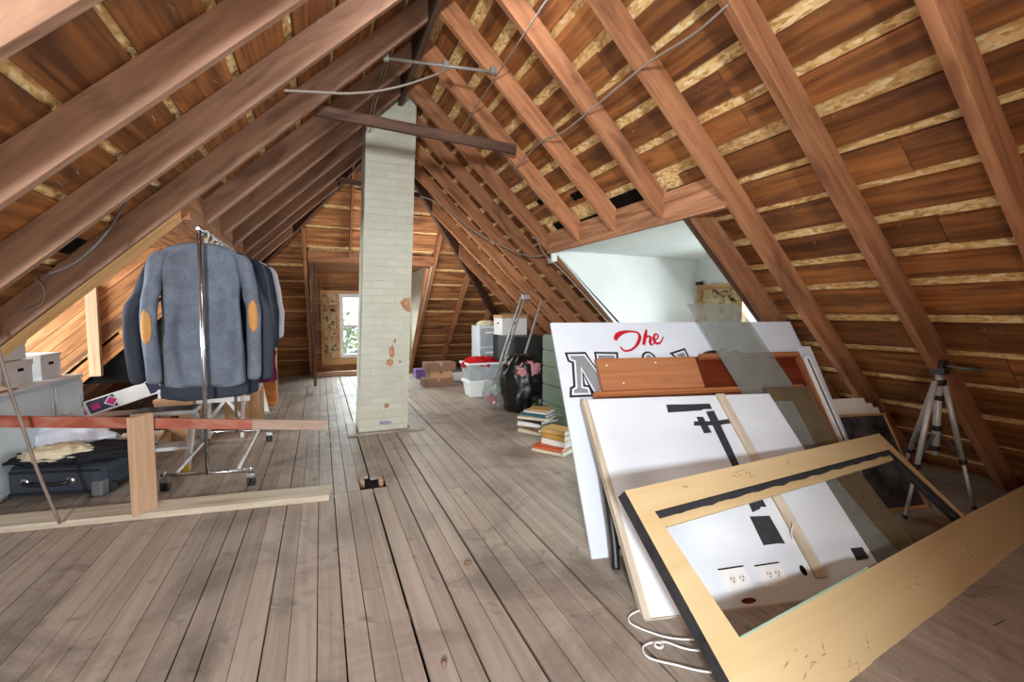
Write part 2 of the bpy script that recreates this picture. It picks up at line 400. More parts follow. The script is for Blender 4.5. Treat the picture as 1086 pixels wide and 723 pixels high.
# floor ---------------------------------------------------------
fl = MB(); x = -3.4; k = 0
while x < 4.7:
    wd = random.uniform(.082, .1); gap = random.choice([.002, .003, .003, .005, .009, .012]) if .2 < x < 1.1 else random.choice([.002, .003, .004, .006]) if x < 1.2 else random.choice([.002, .003, .004])
    y = Y0 + random.uniform(-2.4, 0)
    cuts = []
    while y < 9.9: y += random.uniform(1.6, 3.6); cuts.append(y)
    if -2.4 < x < .42: cuts = [c for c in cuts if abs(c - 3.2) > .9] + [3.18]
    cuts = [Y0] + sorted(c for c in cuts if Y0 + .1 < c < 9.8) + [9.9]
    for a, b in zip(cuts[:-1], cuts[1:]):
        zt = random.uniform(-.0015, .0005)
        segs = [(a, b)]
        if .19 < x + wd / 2 < .27 and a < 3.3 < b: segs = [(3.44, b)]
        if .34 < x + wd / 2 < .43 and a < 3.25 < b: segs = [(3.40, b)]
        for (p, q) in segs:
            fl.box(x, x + wd - gap, p + .002, q - .002, -.022, zt, along=(0, 1, 0))
    x += wd
fl.box(-3.4, 4.7, Y0, 9.9, -.09, -.06, mi=1, along=(0, 1, 0))
for yy in (.6, 1.8, 3.18, 4.6, 6.2, 7.8): fl.box(-3.3, 4.6, yy - .04, yy + .04, -.06, -.024, tone=.2, along=(1, 0, 0))
struct(fl.build('floor', ['floor', 'subfloor'], origin=False))

# sheathing boards ------------------------------------------------
def subtract(iv, a, b):
    out = []
    for p, q in iv:
        if b <= p or a >= q: out.append((p, q)); continue
        if a > p: out.append((p, a))
        if b < q: out.append((b, q))
    return out
def slope_sheathing(side, zs, dorm, gaps, name, darks=()):
    mb = MB(); sx = side
    def X(z): return XR + sx * (ZR + DZ - z) / S          # sheathing underside
    nrm = Vector((sx * S, 0, 1)).normalized()
    for i in range(len(zs) - 1):
        zt, zb = zs[i] - gaps / 2 * random.uniform(.5, 1.2), zs[i + 1] + gaps / 2 * random.uniform(.5, 1.2)
        ye = YE + DZ / SE - zb / SE + .12
        iv = [(Y0, min(ye, YE + .1))]
        if zt < dorm[3] + DZ + .12: iv = subtract(iv, dorm[0], dorm[1])
        for a, b in iv:
            cuts = [a]; y = a
            while True:
                y += random.choice([2.27, 2.84, 3.4, 4.0])
                if y > b - .8: break
                cuts.append(y)
            cuts.append(b)
            for p, q in zip(cuts[:-1], cuts[1:]):
                j0, j1 = random.uniform(-.006, .006), random.uniform(-.006, .006)
                mb.prism([(X(zt + j0), p, zt + j0), (X(zb + j1), p, zb + j1), (X(zb), q - .004, zb), (X(zt), q - .004, zt)], nrm * .022, along=(0, 1, 0))
    # strand board behind the gaps
    o = nrm * .024
    def sheet(za, zb, p, q, mi, lift=0):
        a = nrm * (.024 + lift)
        mb.prism([V(X(za), p, za) + a, V(X(zb), p, zb) + a, V(X(zb), q, zb) + a, V(X(za), q, za) + a], nrm * .012, .5, mi, (0, 1, 0))
    zh = dorm[3] + DZ + .12
    sheet(ZR + DZ + .02, dorm[3] + DZ, Y0, YE - zh / SE + .3, 1)
    sheet(zh, -.2, Y0, dorm[0], 1); sheet(zh, -.2, dorm[1], YE + .2, 1)
    for (za, zb, p, q) in darks:  # black plates paint dark holes between the boards
        a = nrm * -.003
        mb.prism([V(X(za), p, za) + a, V(X(zb), p, zb) + a, V(X(zb), q, zb) + a, V(X(za), q, za) + a], nrm * .004, .5, 3, (0, 1, 0))
    # nail points through the boards
    for _ in range(420):
        z = random.uniform(.5, 3.2); y = random.uniform(.3, 5.5); 
        if dorm[0] < y < dorm[1] and z < zh: continue
        p = V(X(z), y, z); d = -nrm + V(random.uniform(-.4, .4), random.uniform(-.4, .4), random.uniform(-.4, .4))
        mb.tube([p, p + d.normalized() * random.uniform(.012, .028)], .0016, 3, 2, cap=False)
    return struct(mb.build(name, ['sheathing', 'osb', 'nail', 'void'], origin=False))
zs = [3.52]
while zs[-1] > 1.5: zs.append(zs[-1] - random.uniform(.148, .166))
while zs[-1] > .02: zs.append(zs[-1] - random.uniform(.19, .22))
slope_sheathing(1, zs, RD, .052, 'ceiling_right', darks=[(2.12, 2.04, 2.78, 3.18), (2.06, 1.97, 3.3, 3.74), (2.24, 2.19, 3.28, 3.6), (2.05, 1.99, 2.42, 2.6), (2.3, 2.26, 3.9, 4.15), (2.10, 1.98, 3.82, 4.2)])
zs = [3.52]
while zs[-1] > .02: zs.append(zs[-1] - random.uniform(.215, .25))
slope_sheathing(-1, zs, LD, .045, 'ceiling_left', darks=[(1.42, 1.30, 2.3, 2.72), (1.60, 1.52, 2.82, 3.3), (1.2, 1.05, 2.82, 3.35)])
# end slope
mb = MB(); nrm = Vector((0, SE, 1)).normalized()
def YS(z): return YE + (DZ - z) / SE
z = 3.3
while z > -.05:
    z2 = z - random.uniform(.2, .245)
    zt, zb = z - .02 * random.uniform(.6, 1.4), z2 + .02 * random.uniform(.6, 1.4)
    xa, xb = XR - (ZR + DZ - zb) / S - .1, XR + (ZR + DZ - zb) / S + .1
    iv = [(xa, xb)]
    if zt < ED[3] + DZ + .1: iv = subtract(iv, ED[0], ED[1])
    for a, b in iv:
        m_ = random.uniform(a + .3, b - .3) if b - a > 1.6 else None
        for p, q in ([(a, m_), (m_, b)] if m_ else [(a, b)]):
            mb.prism([(p, YS(zt), zt), (q - .004, YS(zt + random.uniform(-.01, .01)), zt), (q - .004, YS(zb), zb), (p, YS(zb), zb)], nrm * .022, along=(1, 0, 0))
    z = z2
zh = ED[3] + DZ + .1
for (za, zb, p, q) in ((3.4, ED[3] + DZ - .12, -3, 4.5), (zh, -.2, -3.2, ED[0]), (zh, -.2, ED[1], 4.7)):
    a = nrm * .024; mb.prism([V(p, YS(za), za) + a, V(q, YS(za), za) + a, V(q, YS(zb), zb) + a, V(p, YS(zb), zb) + a], nrm * .012, .5, 1, (1, 0, 0))
struct(mb.build('ceiling_end', ['endboard', 'osb'], origin=False))

# rear wall behind the viewer: boards with a window opening
mb = MB()
z = 0
while z < 3.5:
    z2 = z + .2; xa, xb = XR - (ZR + DZ - z) / S, XR + (ZR + DZ - z) / S
    iv = [(xa, xb)]
    if 2.05 > z + .1 > .5: iv = subtract(iv, -1.75, -.29)
    for a, b in iv: mb.box(a, b, Y0 - .03, Y0, z + .004, z2, along=(1, 0, 0))
    z = z2
struct(mb.build('wall_rear', 'sheathing', origin=False))

# rafters ---------------------------------------------------------
def slope_rafter(side, y, z_lo=0.0, z_hi=None, wd=.046, name='rafter', mat='rafter', sag=.012):
    """a rafter of the left (-1) or right (+1) slope between two heights of its underside"""
    mb = MB(); zh = ZR - .02 * S if z_hi is None else z_hi
    xa, xb = XR + side * (ZR - zh) / S, XR + side * (ZR - z_lo) / S
    low = [(xb, z_lo), (xb, z_lo + DZ)] if z_lo > .01 else [(xb, 0.002), (xb + side * DZ / S * .97, .004)]
    pts = [(xa, zh)] + low + [(xa, zh + DZ)]
    if mat == 'rafter' and side < 0: mat = 'rafter_left'
    mb.prism([(p[0], y - wd / 2, p[1]) for p in pts], (0, wd, 0), along=(side, 0, -S))
    return mb.build(name, mat, bevel=.004)
GR, GL, GE = 'rafters of the right roof slope', 'rafters of the left roof slope', 'rafters of the far roof slope'
T = lambda o, l, g: tag(o, l, 'rafter', g)
T(slope_rafter(1, .93), 'brown roof rafter crossing the upper right corner, right of all other rafters', GR)
T(slope_rafter(1, 1.50), 'long brown roof rafter that comes down behind the tripod', GR)
T(slope_rafter(1, 2.07), 'long brown roof rafter running down just right of the white dormer', GR)
zj = RD[3]
T(slope_rafter(1, 2.63, zj + .012), 'sawn-off rafter butting on the dormer header, nearest of the four to the camera', GR)
T(slope_rafter(1, 3.20, zj + .012), 'sawn-off rafter butting on the dormer header, second from the camera', GR)
T(slope_rafter(1, 3.77, zj + .012), 'sawn-off rafter butting on the dormer header, third from the camera', GR)
T(slope_rafter(1, 4.42), 'full rafter along the far side of the white dormer, where the cable hangs', GR)
T(slope_rafter(1, 4.92), 'brown right-slope rafter, first one beyond the dormer side rafter', GR)
T(slope_rafter(1, 5.42), 'brown right-slope rafter, second one beyond the dormer side rafter, near the metal poles', GR)
T(slope_rafter(1, 5.92, 0, SE * (YE - 5.92) - .05), 'short right-slope rafter at the upper end of the far right roof corner', GR)
T(slope_rafter(1, 6.45, 0, SE * (YE - 6.45) - .05), 'shorter right-slope rafter meeting the corner rafter above the storage boxes', GR)
T(slope_rafter(1, 7.05, 0, SE * (YE - 7.05) - .05), 'lowest visible right-slope rafter, deep in the far right roof corner', GR)
tag(slope_rafter(1, 2.385, 0, zj - .03, name='trimmer_rafter'), 'brown trimmer rafter below the header on the near side of the white dormer', 'rafter')
T(slope_rafter(-1, 1.60), 'wide brown rafter cutting across the upper left corner of the view', GL)
T(slope_rafter(-1, 2.19), 'brown rafter of the left slope, second from the upper left corner', GL)
T(slope_rafter(-1, 2.76), 'brown rafter of the left slope, third from the upper left corner', GL)
T(slope_rafter(-1, 3.34), 'dark brown full rafter above the near end of the clothes rack', GL)
T(slope_rafter(-1, 3.97, LD[3] + .012), 'sawn-off left rafter above the rack, nearest to the camera of three on the header', GL)
T(slope_rafter(-1, 4.54, LD[3] + .012), 'dark stained sawn-off left rafter, middle of three on the header', GL)
T(slope_rafter(-1, 5.11, LD[3] + .012), 'sawn-off left rafter, farthest of three on the header', GL)
T(slope_rafter(-1, 5.72), 'full left rafter at the far side of the left dormer', GL)
T(slope_rafter(-1, 6.25, 0, SE * (YE - 6.25) - .05), 'shorter left rafter next to the far roof corner', GL)
T(slope_rafter(-1, 6.85, 0, SE * (YE - 6.85) - .05), 'shortest left rafter low in the far left roof corner', GL)
tag(slope_rafter(-1, 3.455, 0, LD[3] - .02, wd=.17, name='trimmer_rafter', mat='daylit_wood'), 'pale yellow trimmer rafter with left dormer daylight in its colour, above the white boxes', 'rafter')
def end_rafter(x, z_lo=0.0, z_hi=None, wd=.05):
    mb = MB(); zh = (ZR - S * abs(x - XR)) - .04 if z_hi is None else z_hi
    ya, yb = YE - zh / SE, YE - z_lo / SE
    low = [(yb, z_lo), (yb, z_lo + DZ)] if z_lo > .01 else [(yb, .002), (yb + DZ / SE * .97, .004)]
    pts = [(ya, zh)] + low + [(ya, zh + DZ)]
    mb.prism([(x - wd / 2, p[0], p[1]) for p in pts], (wd, 0, 0), along=(0, 1, -SE))
    return mb.build('rafter', 'rafter', bevel=.003)
T(end_rafter(-.19), 'upright-looking far rafter left of the small window recess', GE)
T(end_rafter(.42, ED[3] + .03, 3.0, .03), 'thin rafter hanging above the window recess, left of the chimney', GE)
T(end_rafter(1.70), 'leaning far rafter just right of the small window recess and chimney', GE)
T(end_rafter(2.33), 'leaning far rafter above the stacked brown boxes', GE)
T(end_rafter(-.95), 'far rafter hidden mostly behind the hanging clothes', GE)
T(end_rafter(-1.6), 'low far rafter behind the dark jackets at the left', GE)
T(end_rafter(2.95), 'low far rafter behind the drawer unit', GE)
def hip(side, name, label):
    mb = MB(); ya = YE - ZR / SE
    p0, p1 = V(XR, ya, ZR), V(XR + side * ZR / S, YE, 0)
    a = (p1 - p0).normalized(); sd = a.cross(V(0, 0, 1)).normalized() * .022
    mb.prism([p0 - sd, p0 + sd, p0 + sd + V(0, 0, DZ), p0 - sd + V(0, 0, DZ)], p1 - p0, along=a)
    return tag(mb.build(name, 'dark_wood'), label, 'rafter')
hip(1, 'corner_rafter', 'dark corner rafter sloping down to the far right behind the storage boxes')
hip(-1, 'corner_rafter', 'dark corner rafter sloping down to the far left behind the clothes')
mb = MB(); mb.box(XR - .02, XR + .02, Y0, YE - ZR / SE + .02, ZR - .05, ZR + DZ, along=(0, 1, 0))
tag(mb.build('ridge_board', 'dark_wood'), 'dark ridge board at the top where the two slopes meet', 'ridge board')
# headers
mb = MB(); mb.box(RD[2], RD[2] + .05, RD[0] - .35, RD[1] + .03, RD[3] - .015, RD[3] + .2, along=(0, 1, 0))
tag(mb.build('dormer_header', 'rafter_pale', bevel=.003), 'long brown header beam above the white dormer opening', 'beam')
mb = MB(); mb.box(LD[2] - .05, LD[2], LD[0] - .05, LD[1] + .03, LD[3] - .015, LD[3] + .2, along=(0, 1, 0))
tag(mb.build('dormer_header', 'rafter_pale', bevel=.003), 'header beam above the clothes rack carrying three sawn-off rafters', 'beam')
mb = MB(); mb.box(ED[0] - .02, ED[1] + .02, ED[2], ED[2] + .05, ED[3] - .02, ED[3] + .13, along=(1, 0, 0))
tag(mb.build('dormer_header', 'rafter', bevel=.003), 'short header beam over the small window recess behind the chimney', 'beam')

# right dormer (white plaster) --------------------------------------
XW = 4.28
zc = lambda x: 1.86 - .01 * (x - 2.25)
mb = MB(); y1 = RD[1] - .02
mb.prism([(2.30, y1, 1.86), (XW, y1, zc(XW)), (XW, y1, 0), (XF + .15, y1, 0), (XF - .05, y1, .02)], (0, .02, 0))
mb.box(2.28, 2.34, y1 - .004, y1 + .03, 1.74, 1.86)
struct(mb.build('wall_dormer_far', 'plaster', origin=False))
mb = MB(); y0 = RD[0] + .01
mb.prism([(2.30, y0, 1.86), (XW, y0, zc(XW)), (XW, y0, 0), (XF + .15, y0, 0), (XF - .05, y0, .02)], (0, -.012, 0))
struct(mb.build('wall_dormer_near', 'plaster', origin=False))
mb = MB(); mb.prism([(2.27, y0, 1.856), (2.27, y1, 1.856), (XW + .02, y1, zc(XW)), (XW + .02, y0, zc(XW))], (0, 0, .02))
struct(mb.build('ceiling_dormer', 'plaster', origin=False))
mb = MB()
for (a, b, c, d) in ((y0, y1, 1.52, 1.86), (y0, y1, 0, .55), (4.30, y1, .55, 1.52), (y0, 2.5, .55, 1.52)): mb.box(XW, XW + .03, a, b, c, d)
struct(mb.build('wall_dormer_window', 'plaster', origin=False))
win = MB()
for (a, b, c, d) in ((2.5, 4.30, 1.47, 1.53), (2.5, 4.30, .52, .58), (4.24, 4.30, .58, 1.47), (2.5, 2.56, .58, 1.47), (3.64, 3.70, .58, 1.47)): win.box(XW - .03, XW + .03, a, b, c, d, along=(0, 1, 0))
wo = struct(win.build('window_1', 'lath', origin=False))
mb = MB(); mb.box(XW + .005, XW + .02, 3.70, 4.24, .58, 1.47)
mb.build('broken_plaster_panel', 'broken', wo)
mb = MB(); mb.box(XW + .008, XW + .014, 2.56, 3.64, .58, 1.47)
mb.build('pane', 'pane', wo)
mb = MB(); mb.box(XW - .05, XW - .03, 4.2, 4.3, 1.53, 1.57); mb.build('latch', 'black_plastic', wo)
# trim strip on the near edge of the opening
mb = MB()
mb.prism([(2.27, RD[0] + .004, 1.83), (2.27 + .09, RD[0] + .004, 1.83), (XF, RD[0] + .004, .06), (XF - .07, RD[0] + .004, .06)], (0, .02, 0))
struct(mb.build('trim_1', 'dark_wood', origin=False))

# left dormer -------------------------------------------------------
XO = -3.35; zlc = lambda x: LD[3] + .04 - .02 * (LD[2] - x)
mb = MB(); yc = LD[1] + .0
tri = [(LD[2] - .02, LD[3] + .06), (XO, LD[3] + .02), (XO, 0), (XL, 0)]
sl = Vector((S, 1)) 
import itertools
d = 2.3
while d < 5.3:
    wdt = random.uniform(.14, .17)
    poly = [(-6, -10), (4, -10), (4, 10), (-6, 10)]
    # boards run parallel to the roof: z = S*x + c
    poly = clip(poly, -S, 1, d + wdt - .006); poly = clip(poly, S, -1, -d)
    for i in range(len(tri)):                        # clip to the triangle
        p, q = tri[i], tri[(i + 1) % len(tri)]
        ex, ez = q[0] - p[0], q[1] - p[1]
        if len(poly) < 3: break
        poly = clip(poly, ez, -ex, ez * p[0] - ex * p[1])
    if len(poly) >= 3: mb.prism([(px, yc, pz) for px, pz in poly], (0, .02, 0), along=(1, 0, S))
    d += wdt
mb.box(XO, LD[2] - .03, yc + .022, yc + .03, .5, LD[3], mi=1)
struct(mb.build('wall_left_dormer', ['endboard', 'void'], origin=False))
mb = MB(); mb.box(-2.07, -1.98, yc - .06, yc - .002, .58, 1.45, along=(0, 0, 1))
tag(mb.build('wall_stud', 'pine', bevel=.002), 'upright stud on the slanted boards left of the dark jackets', 'stud')
mb = MB(); mb.prism([(LD[2] - .04, LD[0] - .01, LD[3] + .06), (LD[2] - .04, LD[1] + .05, LD[3] + .06), (XO - .05, LD[1] + .05, LD[3] - .0), (XO - .05, LD[0] - .01, LD[3] - .0)], (0, 0, .03), along=(0, 1, 0))
struct(mb.build('ceiling_left_dormer', 'endboard', origin=False))
mb = MB()
mb.prism([(LD[2] - .02, LD[0] - .01, LD[3] + .05), (XO, LD[0] - .01, LD[3]), (XO, LD[0] - .01, 0), (XL - .1, LD[0] - .01, 0)], (0, -.02, 0), along=(1, 0, 0))
struct(mb.build('wall_left_dormer_near', 'endboard', origin=False))
mb = MB()
for (a, b, c, dd) in ((LD[0] - .05, LD[1], 0, .62), (LD[0] - .01, LD[1], 1.7, 1.85), (LD[0] - .01, 3.7, .62, 1.7), (5.5, LD[1] + .05, .62, 1.7)): mb.box(XO - .03, XO, a, b, c, dd, along=(0, 1, 0))
struct(mb.build('wall_left_dormer_window', 'endboard', origin=False))
win = MB()
for (a, b, c, dd) in ((3.7, 5.5, .62, .68), (3.7, 5.5, 1.64, 1.7), (3.7, 3.76, .68, 1.64), (5.44, 5.5, .68, 1.64), (4.57, 4.63, .68, 1.64)): win.box(XO - .04, XO + .01, a, b, c, dd)
wo = struct(win.build('window_2', 'white_metal', origin=False))
mb = MB(); mb.box(XO - .02, XO - .015, 3.76, 5.44, .68, 1.64); mb.build('pane', 'pane', wo)

# end dormer -------------------------------------------------------
YW = 9.62
def cheek(xa, xb, mat, name):
    mb = MB(); mb.prism([(xa, ED[2] + .05, ED[3] + .02), (xa, YW, ED[3] + .02), (xa, YW, 0), (xa, YE, 0)], (xb - xa, 0, 0), along=(0, 0, 1))
    return struct(mb.build(name, mat, origin=False))
cheek(ED[0] - .03, ED[0] - .01, 'dark_wood', 'wall_end_dormer_left'); cheek(ED[1] + .01, ED[1] + .03, 'cream_plaster', 'wall_end_dormer_right')
mb = MB(); mb.box(ED[0] - .03, ED[1] + .03, ED[2] + .052, YW + .02, ED[3] + .02, ED[3] + .14, along=(1, 0, 0))
struct(mb.build('ceiling_end_dormer', 'endboard', origin=False))
mb = MB()
z = 0
wx0, wx1, wz0, wz1 = .0, 1.36, .27, 1.62
while z < 1.98:
    z2 = min(z + .17, 1.99)
    iv = [(ED[0] - .03, ED[1] + .03)]
    if z2 > wz0 + .01 and z < wz1 - .01: iv = subtract(iv, wx0, wx1)
    for a, b in iv: mb.box(a, b, YW, YW + .03, z + .003, z2, along=(1, 0, 0))
    z = z2
mb.box(wx0, wx1, YW, YW + .03, 1.62, 1.705, along=(1, 0, 0)); mb.box(ED[0] - .05, ED[1] + .05, YW + .031, YW + .04, 0, .2, along=(1, 0, 0)); mb.box(ED[0] - .05, wx0 + .02, YW + .031, YW + .04, .2, 2.1, along=(1, 0, 0)); mb.box(wx1 - .02, ED[1] + .05, YW + .031, YW + .04, .2, 2.1, along=(1, 0, 0)); mb.box(wx0, wx1, YW + .031, YW + .04, 1.6, 2.1, along=(1, 0, 0))
struct(mb.build('wall_end', 'endboard', origin=False))
win = MB()
for (a, b, c, dd) in ((wx0, wx1, 1.56, 1.62), (wx0, wx1, .17, .30), (wx0, wx0 + .055, .3, 1.56), (.30, .345, .3, 1.56), (.055, .30, 1.27, 1.31), (.055, .30, .62, .66), (1.3, 1.36, .3, 1.56)):
    win.box(a, b, YW - .04, YW + .03, c, dd)
wo = struct(win.build('window_3', 'lath', origin=False))
mb = MB(); mb.box(.055, .3, YW + .0, YW + .02, .3, 1.56); mb.build('broken_plaster_panel', 'broken', wo)
mb = MB()
for (a, b, c, dd) in ((.345, 1.3, 1.49, 1.56), (.345, 1.3, .3, .37), (.345, .41, .37, 1.49), (1.24, 1.3, .37, 1.49), (.41, 1.24, .9, .95)): mb.box(a, b, YW - .02, YW + .03, c, dd)
mb.build('sash_frame', 'white_metal', wo)
mb = MB(); mb.box(.41, 1.24, YW + .005, YW + .01, .37, 1.49); mb.build('pane', 'pane', wo)
mb = MB(); mb.box(ED[0], ED[1], YE - .35, YE - .27, .002, .09, along=(1, 0, 0))
tag(mb.build('sole_plate', 'pine', bevel=.003), 'pale timber on the floor at the foot of the small window recess', 'timber')
mb = MB()
mb.box(-.12, -.08, 7.42, 7.5, .09, 1.9, along=(0, 0, 1)); mb.box(-.06, -.035, 7.5, 7.56, .62, 1.9, along=(0, 0, 1), tone=.9)
tag(mb.build('jamb_board', 'dark_wood', origin=(-.1, 7.46, 0)), 'narrow upright jamb boards at the left edge of the small window recess', 'board')
mb = MB(); mb.bar((1.63, 7.46, 1.92), (1.63, 9.1, .1), .03, .06, (1, 0, 0))
tag(mb.build('jamb_board', 'rafter'), 'slanting jamb board at the right edge of the small window recess', 'board')
# greenery outside the end window
mb = MB()
for _ in range(260):
    c = V(random.gauss(.55, .5), random.uniform(10.6, 11.6), random.gauss(.35, .38)); a = random.uniform(0, PI)
    e1 = V(math.cos(a), random.uniform(-.4, .4), math.sin(a)) * .07; e2 = V(-math.sin(a), random.uniform(-.4, .4), math.cos(a)) * .04
    i = len(mb.v); mb.v += [c - e1, c - e2, c + e1, c + e2]; mb.face([i, i + 1, i + 2, i + 3])
mb.tube([(.4, 11.2, -1.5), (.5, 11.2, .2), (.6, 11.3, .9)], .03, 6)
tag(mb.build('garden_tree', 'leaf'), 'green tree leaves outside the small far window', 'tree', kind='stuff')

# ------------------------------------------------------------ chimney
lean = .14
cx0, cx1, cy0, cy1 = .32, .794, 4.684, 5.12
t = thing('chimney', ((cx0 + cx1) / 2, (cy0 + cy1) / 2, 0), 'tall whitewashed brick chimney rising from floor to ridge', 'chimney')
mb = MB(); zt = 3.6
nz = 24; nd_ = 6; rr = []
def chx(z): return lean * z / 3.3
for k in range(nz + 1):
    z = zt * k / nz; o = chx(z); ring = []
    for (xa, ya, xb, yb) in ((cx0, cy0, cx1, cy0), (cx1, cy0, cx1, cy1), (cx1, cy1, cx0, cy1), (cx0, cy1, cx0, cy0)):
        for j in range(nd_):
            f = j / nd_; ring.append(V(xa + (xb - xa) * f + o + random.uniform(-.002, .002), ya + (yb - ya) * f + random.uniform(-.002, .002), z))
    rr.append(ring)
mb.rings(rr, smooth=False)
# uv: horizontal run, height
per = 4 * nd_
nf = 0
for fi, f in enumerate(mb.f):
    if len(f) == 4:
        mb.uv[fi] = []
        k, j = divmod(fi, per)
        L = [.474, .436, .474, .436]
        def uu(jj): s_, r_ = divmod(jj, nd_); return sum(L[:s_]) + (L[s_] * r_ / nd_ if s_ < 4 else 0)
        mb.uv[fi] = [(uu(j), zt * k / nz), (uu(j + 1), zt * k / nz), (uu(j + 1), zt * (k + 1) / nz), (uu(j), zt * (k + 1) / nz)]
mb.build('shaft', 'chimney', t)
def chip(name, mat, cx_, cz, pts, yy=cy0):
    mb = MB(); mb.prism([(cx_ + chx(cz) + px, yy + .001, cz + pz) for px, pz in pts], (0, -.004, 0)); return mb.build(name, mat, t)
def blotch(r1, r2, n=14, sd=1):
    rnd = random.Random(sd); return [(r1 * math.cos(2 * PI * k / n) * rnd.uniform(.6, 1.15), r2 * math.sin(2 * PI * k / n) * rnd.uniform(.6, 1.15)) for k in range(n)]
chip('bare_brick_patch', 'brick', .75, 1.28, [(-.06, .02), (-.02, .06), (.035, .07), (.04, -.08), (.0, -.07), (-.04, -.03)])
chip('bare_brick_patch', 'brick', .62, .80, blotch(.03, .075, sd=3)); chip('bare_brick_patch', 'brick', .60, .70, blotch(.045, .04, sd=4))
chip('bare_brick_patch', 'brick', .645, .91, blotch(.012, .03, sd=5)); chip('bare_brick_patch', 'brick', .70, .70, blotch(.02, .012, sd=6))
chip('bare_brick_patch', 'brick', .58, .26, blotch(.03, .035, sd=7)); chip('stain_patch', 'blue_stain', .57, .09, blotch(.09, .022, sd=8))
mb = MB()
mb.box(.22, .95, 4.60, 4.66, .001, .02, along=(1, 0, 0)); mb.box(.22, .30, 4.66, 5.2, .001, .02, along=(0, 1, 0)); mb.box(.82, .95, 4.66, 5.2, .001, .02, along=(0, 1, 0))
mb.build('floor_collar', 'floor', t)

# ------------------------------------------------------------ ties, conduit, cables
def cable(name, pts, r, mat, label, cat='cable', k=8, group=None):
    mb = MB(); mb.tube(smooth_path(pts, k), r, 6); return tag(mb.build(name, mat), label, cat, group)
mb = MB(); mb.bar((.0, 3.50, 2.585), (1.53, 3.58, 2.55), .04, .075)
tag(mb.build('collar_tie', 'dark_wood', bevel=.003), 'dark wooden tie spanning the slopes in front of the chimney top', 'beam')
mb = MB(); mb.bar((.2, 5.9, 2.78), (1.2, 5.9, 2.68), .035, .06)
tag(mb.build('collar_tie', 'dark_wood', bevel=.003), 'small dark wooden tie behind the chimney', 'beam')
t = thing('conduit_pipe', (.8, 3.3, 2.9), 'grey metal conduit pipe spanning the slopes near the ridge', 'pipe')
mb = MB(); mb.tube([(.47, 3.42, 2.985), (1.17, 3.14, 2.90)], .011, 8); mb.build('pipe', 'conduit', t)
for p in ((.47, 3.42, 2.985), (.86, 3.264, 2.938), (1.17, 3.14, 2.90)):
    mb = MB(); mb.box(p[0] - .02, p[0] + .02, p[1] - .018, p[1] + .018, p[2] - .016, p[2] + .03); mb.build('fitting', 'conduit', t, bevel=.004)
cable('cable', [(.557, 3.3, 3.33), (.512, 3.7, 3.145), (.46, 4.1, 2.99), (.44, 4.6, 2.9)], .005, 'cable', 'thin double wire hanging from the ridge to the chimney, left strand')
cable('cable', [(.608, 3.3, 3.34), (.542, 3.7, 3.15), (.484, 4.1, 2.994), (.465, 4.6, 2.9)], .005, 'cable', 'thin double wire hanging from the ridge to the chimney, right strand')
cable('cable', [(-.15, 2.81, 2.39), (.03, 2.92, 2.46), (.189, 3.0, 2.516), (.37, 3.06, 2.59), (.549, 3.12, 2.686), (.75, 3.2, 2.82), (.894, 3.264, 2.93)], .007, 'cable', 'slack grey cable sagging under the conduit pipe')
cable('cable', [(1.16, 2.286, 2.87), (1.18, 3.2, 2.85), (1.2, 4.108, 2.831)], .005, 'cable', 'straight thin wire hanging right of the chimney', k=2)
def rp(x, y, off=.02):     # just below the underside of the right rafters
    return V(x - off * .7, y, ZR - S * (x - XR) - off * .7)
cable('cable', [(1.583, 1.472, 2.467), (1.588, 1.669, 2.455), (1.578, 1.946, 2.472), (1.579, 2.227, 2.465), (1.591, 2.596, 2.46), (1.591, 2.894, 2.455), (1.569, 3.16, 2.481), (1.575, 3.427, 2.47), (1.6, 3.78, 2.451)], .006, 'cable', 'grey cable stapled across the right rafters from the upper edge')
cable('cable', [(1.147, 5.95, 2.69), (1.36, 5.85, 2.62), (1.601, 5.70, 2.42), (1.819, 5.5, 2.20), (2.052, 5.2, 2.0), (2.221, 4.828, 1.85), (2.26, 4.45, 1.82)], .008, 'cable', 'pale cable drooping from behind the chimney to the dormer corner')
t = thing('wired_junction', (2.25, 4.40, 1.5), 'pale cable with metal box running down the far dormer rafter', 'cable')
mb = MB(); mb.tube(smooth_path([rp(2.2, 4.42, .03), rp(2.28, 4.41, .05), rp(2.5, 4.39, .03), rp(2.9, 4.39, .03), rp(3.4, 4.39, .03)]), .008, 6); mb.build('cord', 'cable', t)
mb = MB(); p = rp(2.33, 4.40, .05); mb.box(p.x - .025, p.x + .025, p.y - .03, p.y + .03, p.z - .03, p.z + .03); mb.build('junction_box', 'conduit', t, bevel=.004)
mb = MB(); mb.tube(smooth_path([rp(2.14, 4.3, .03), rp(2.08, 4.3, .08), rp(2.12, 4.36, .03), rp(2.26, 4.40, .06)]), .007, 6); mb.build('loop', 'cable', t)
def lp(x, y, off=.02): return V(x + off * .7, y, ZR - S * (XR - x) - off * .7)
cable('cable', [(-.86, 2.95, 1.86), (-.898, 2.95, 1.773), (-1.0, 2.95, 1.585), (-1.1, 2.95, 1.463), (-1.194, 2.95, 1.40), (-1.265, 2.95, 1.375)], .006, 'cable_dark', 'dark cable between two left rafters above the white boxes')
cable('cable', [(-1.499, 3.30, 1.398), (-1.43, 3.29, 1.385), (-1.39, 3.29, 1.33), (-1.40, 3.29, 1.25), (-1.478, 3.29, 1.205)], .005, 'cable', 'small grey cable loop on the dark left rafter above the white boxes')
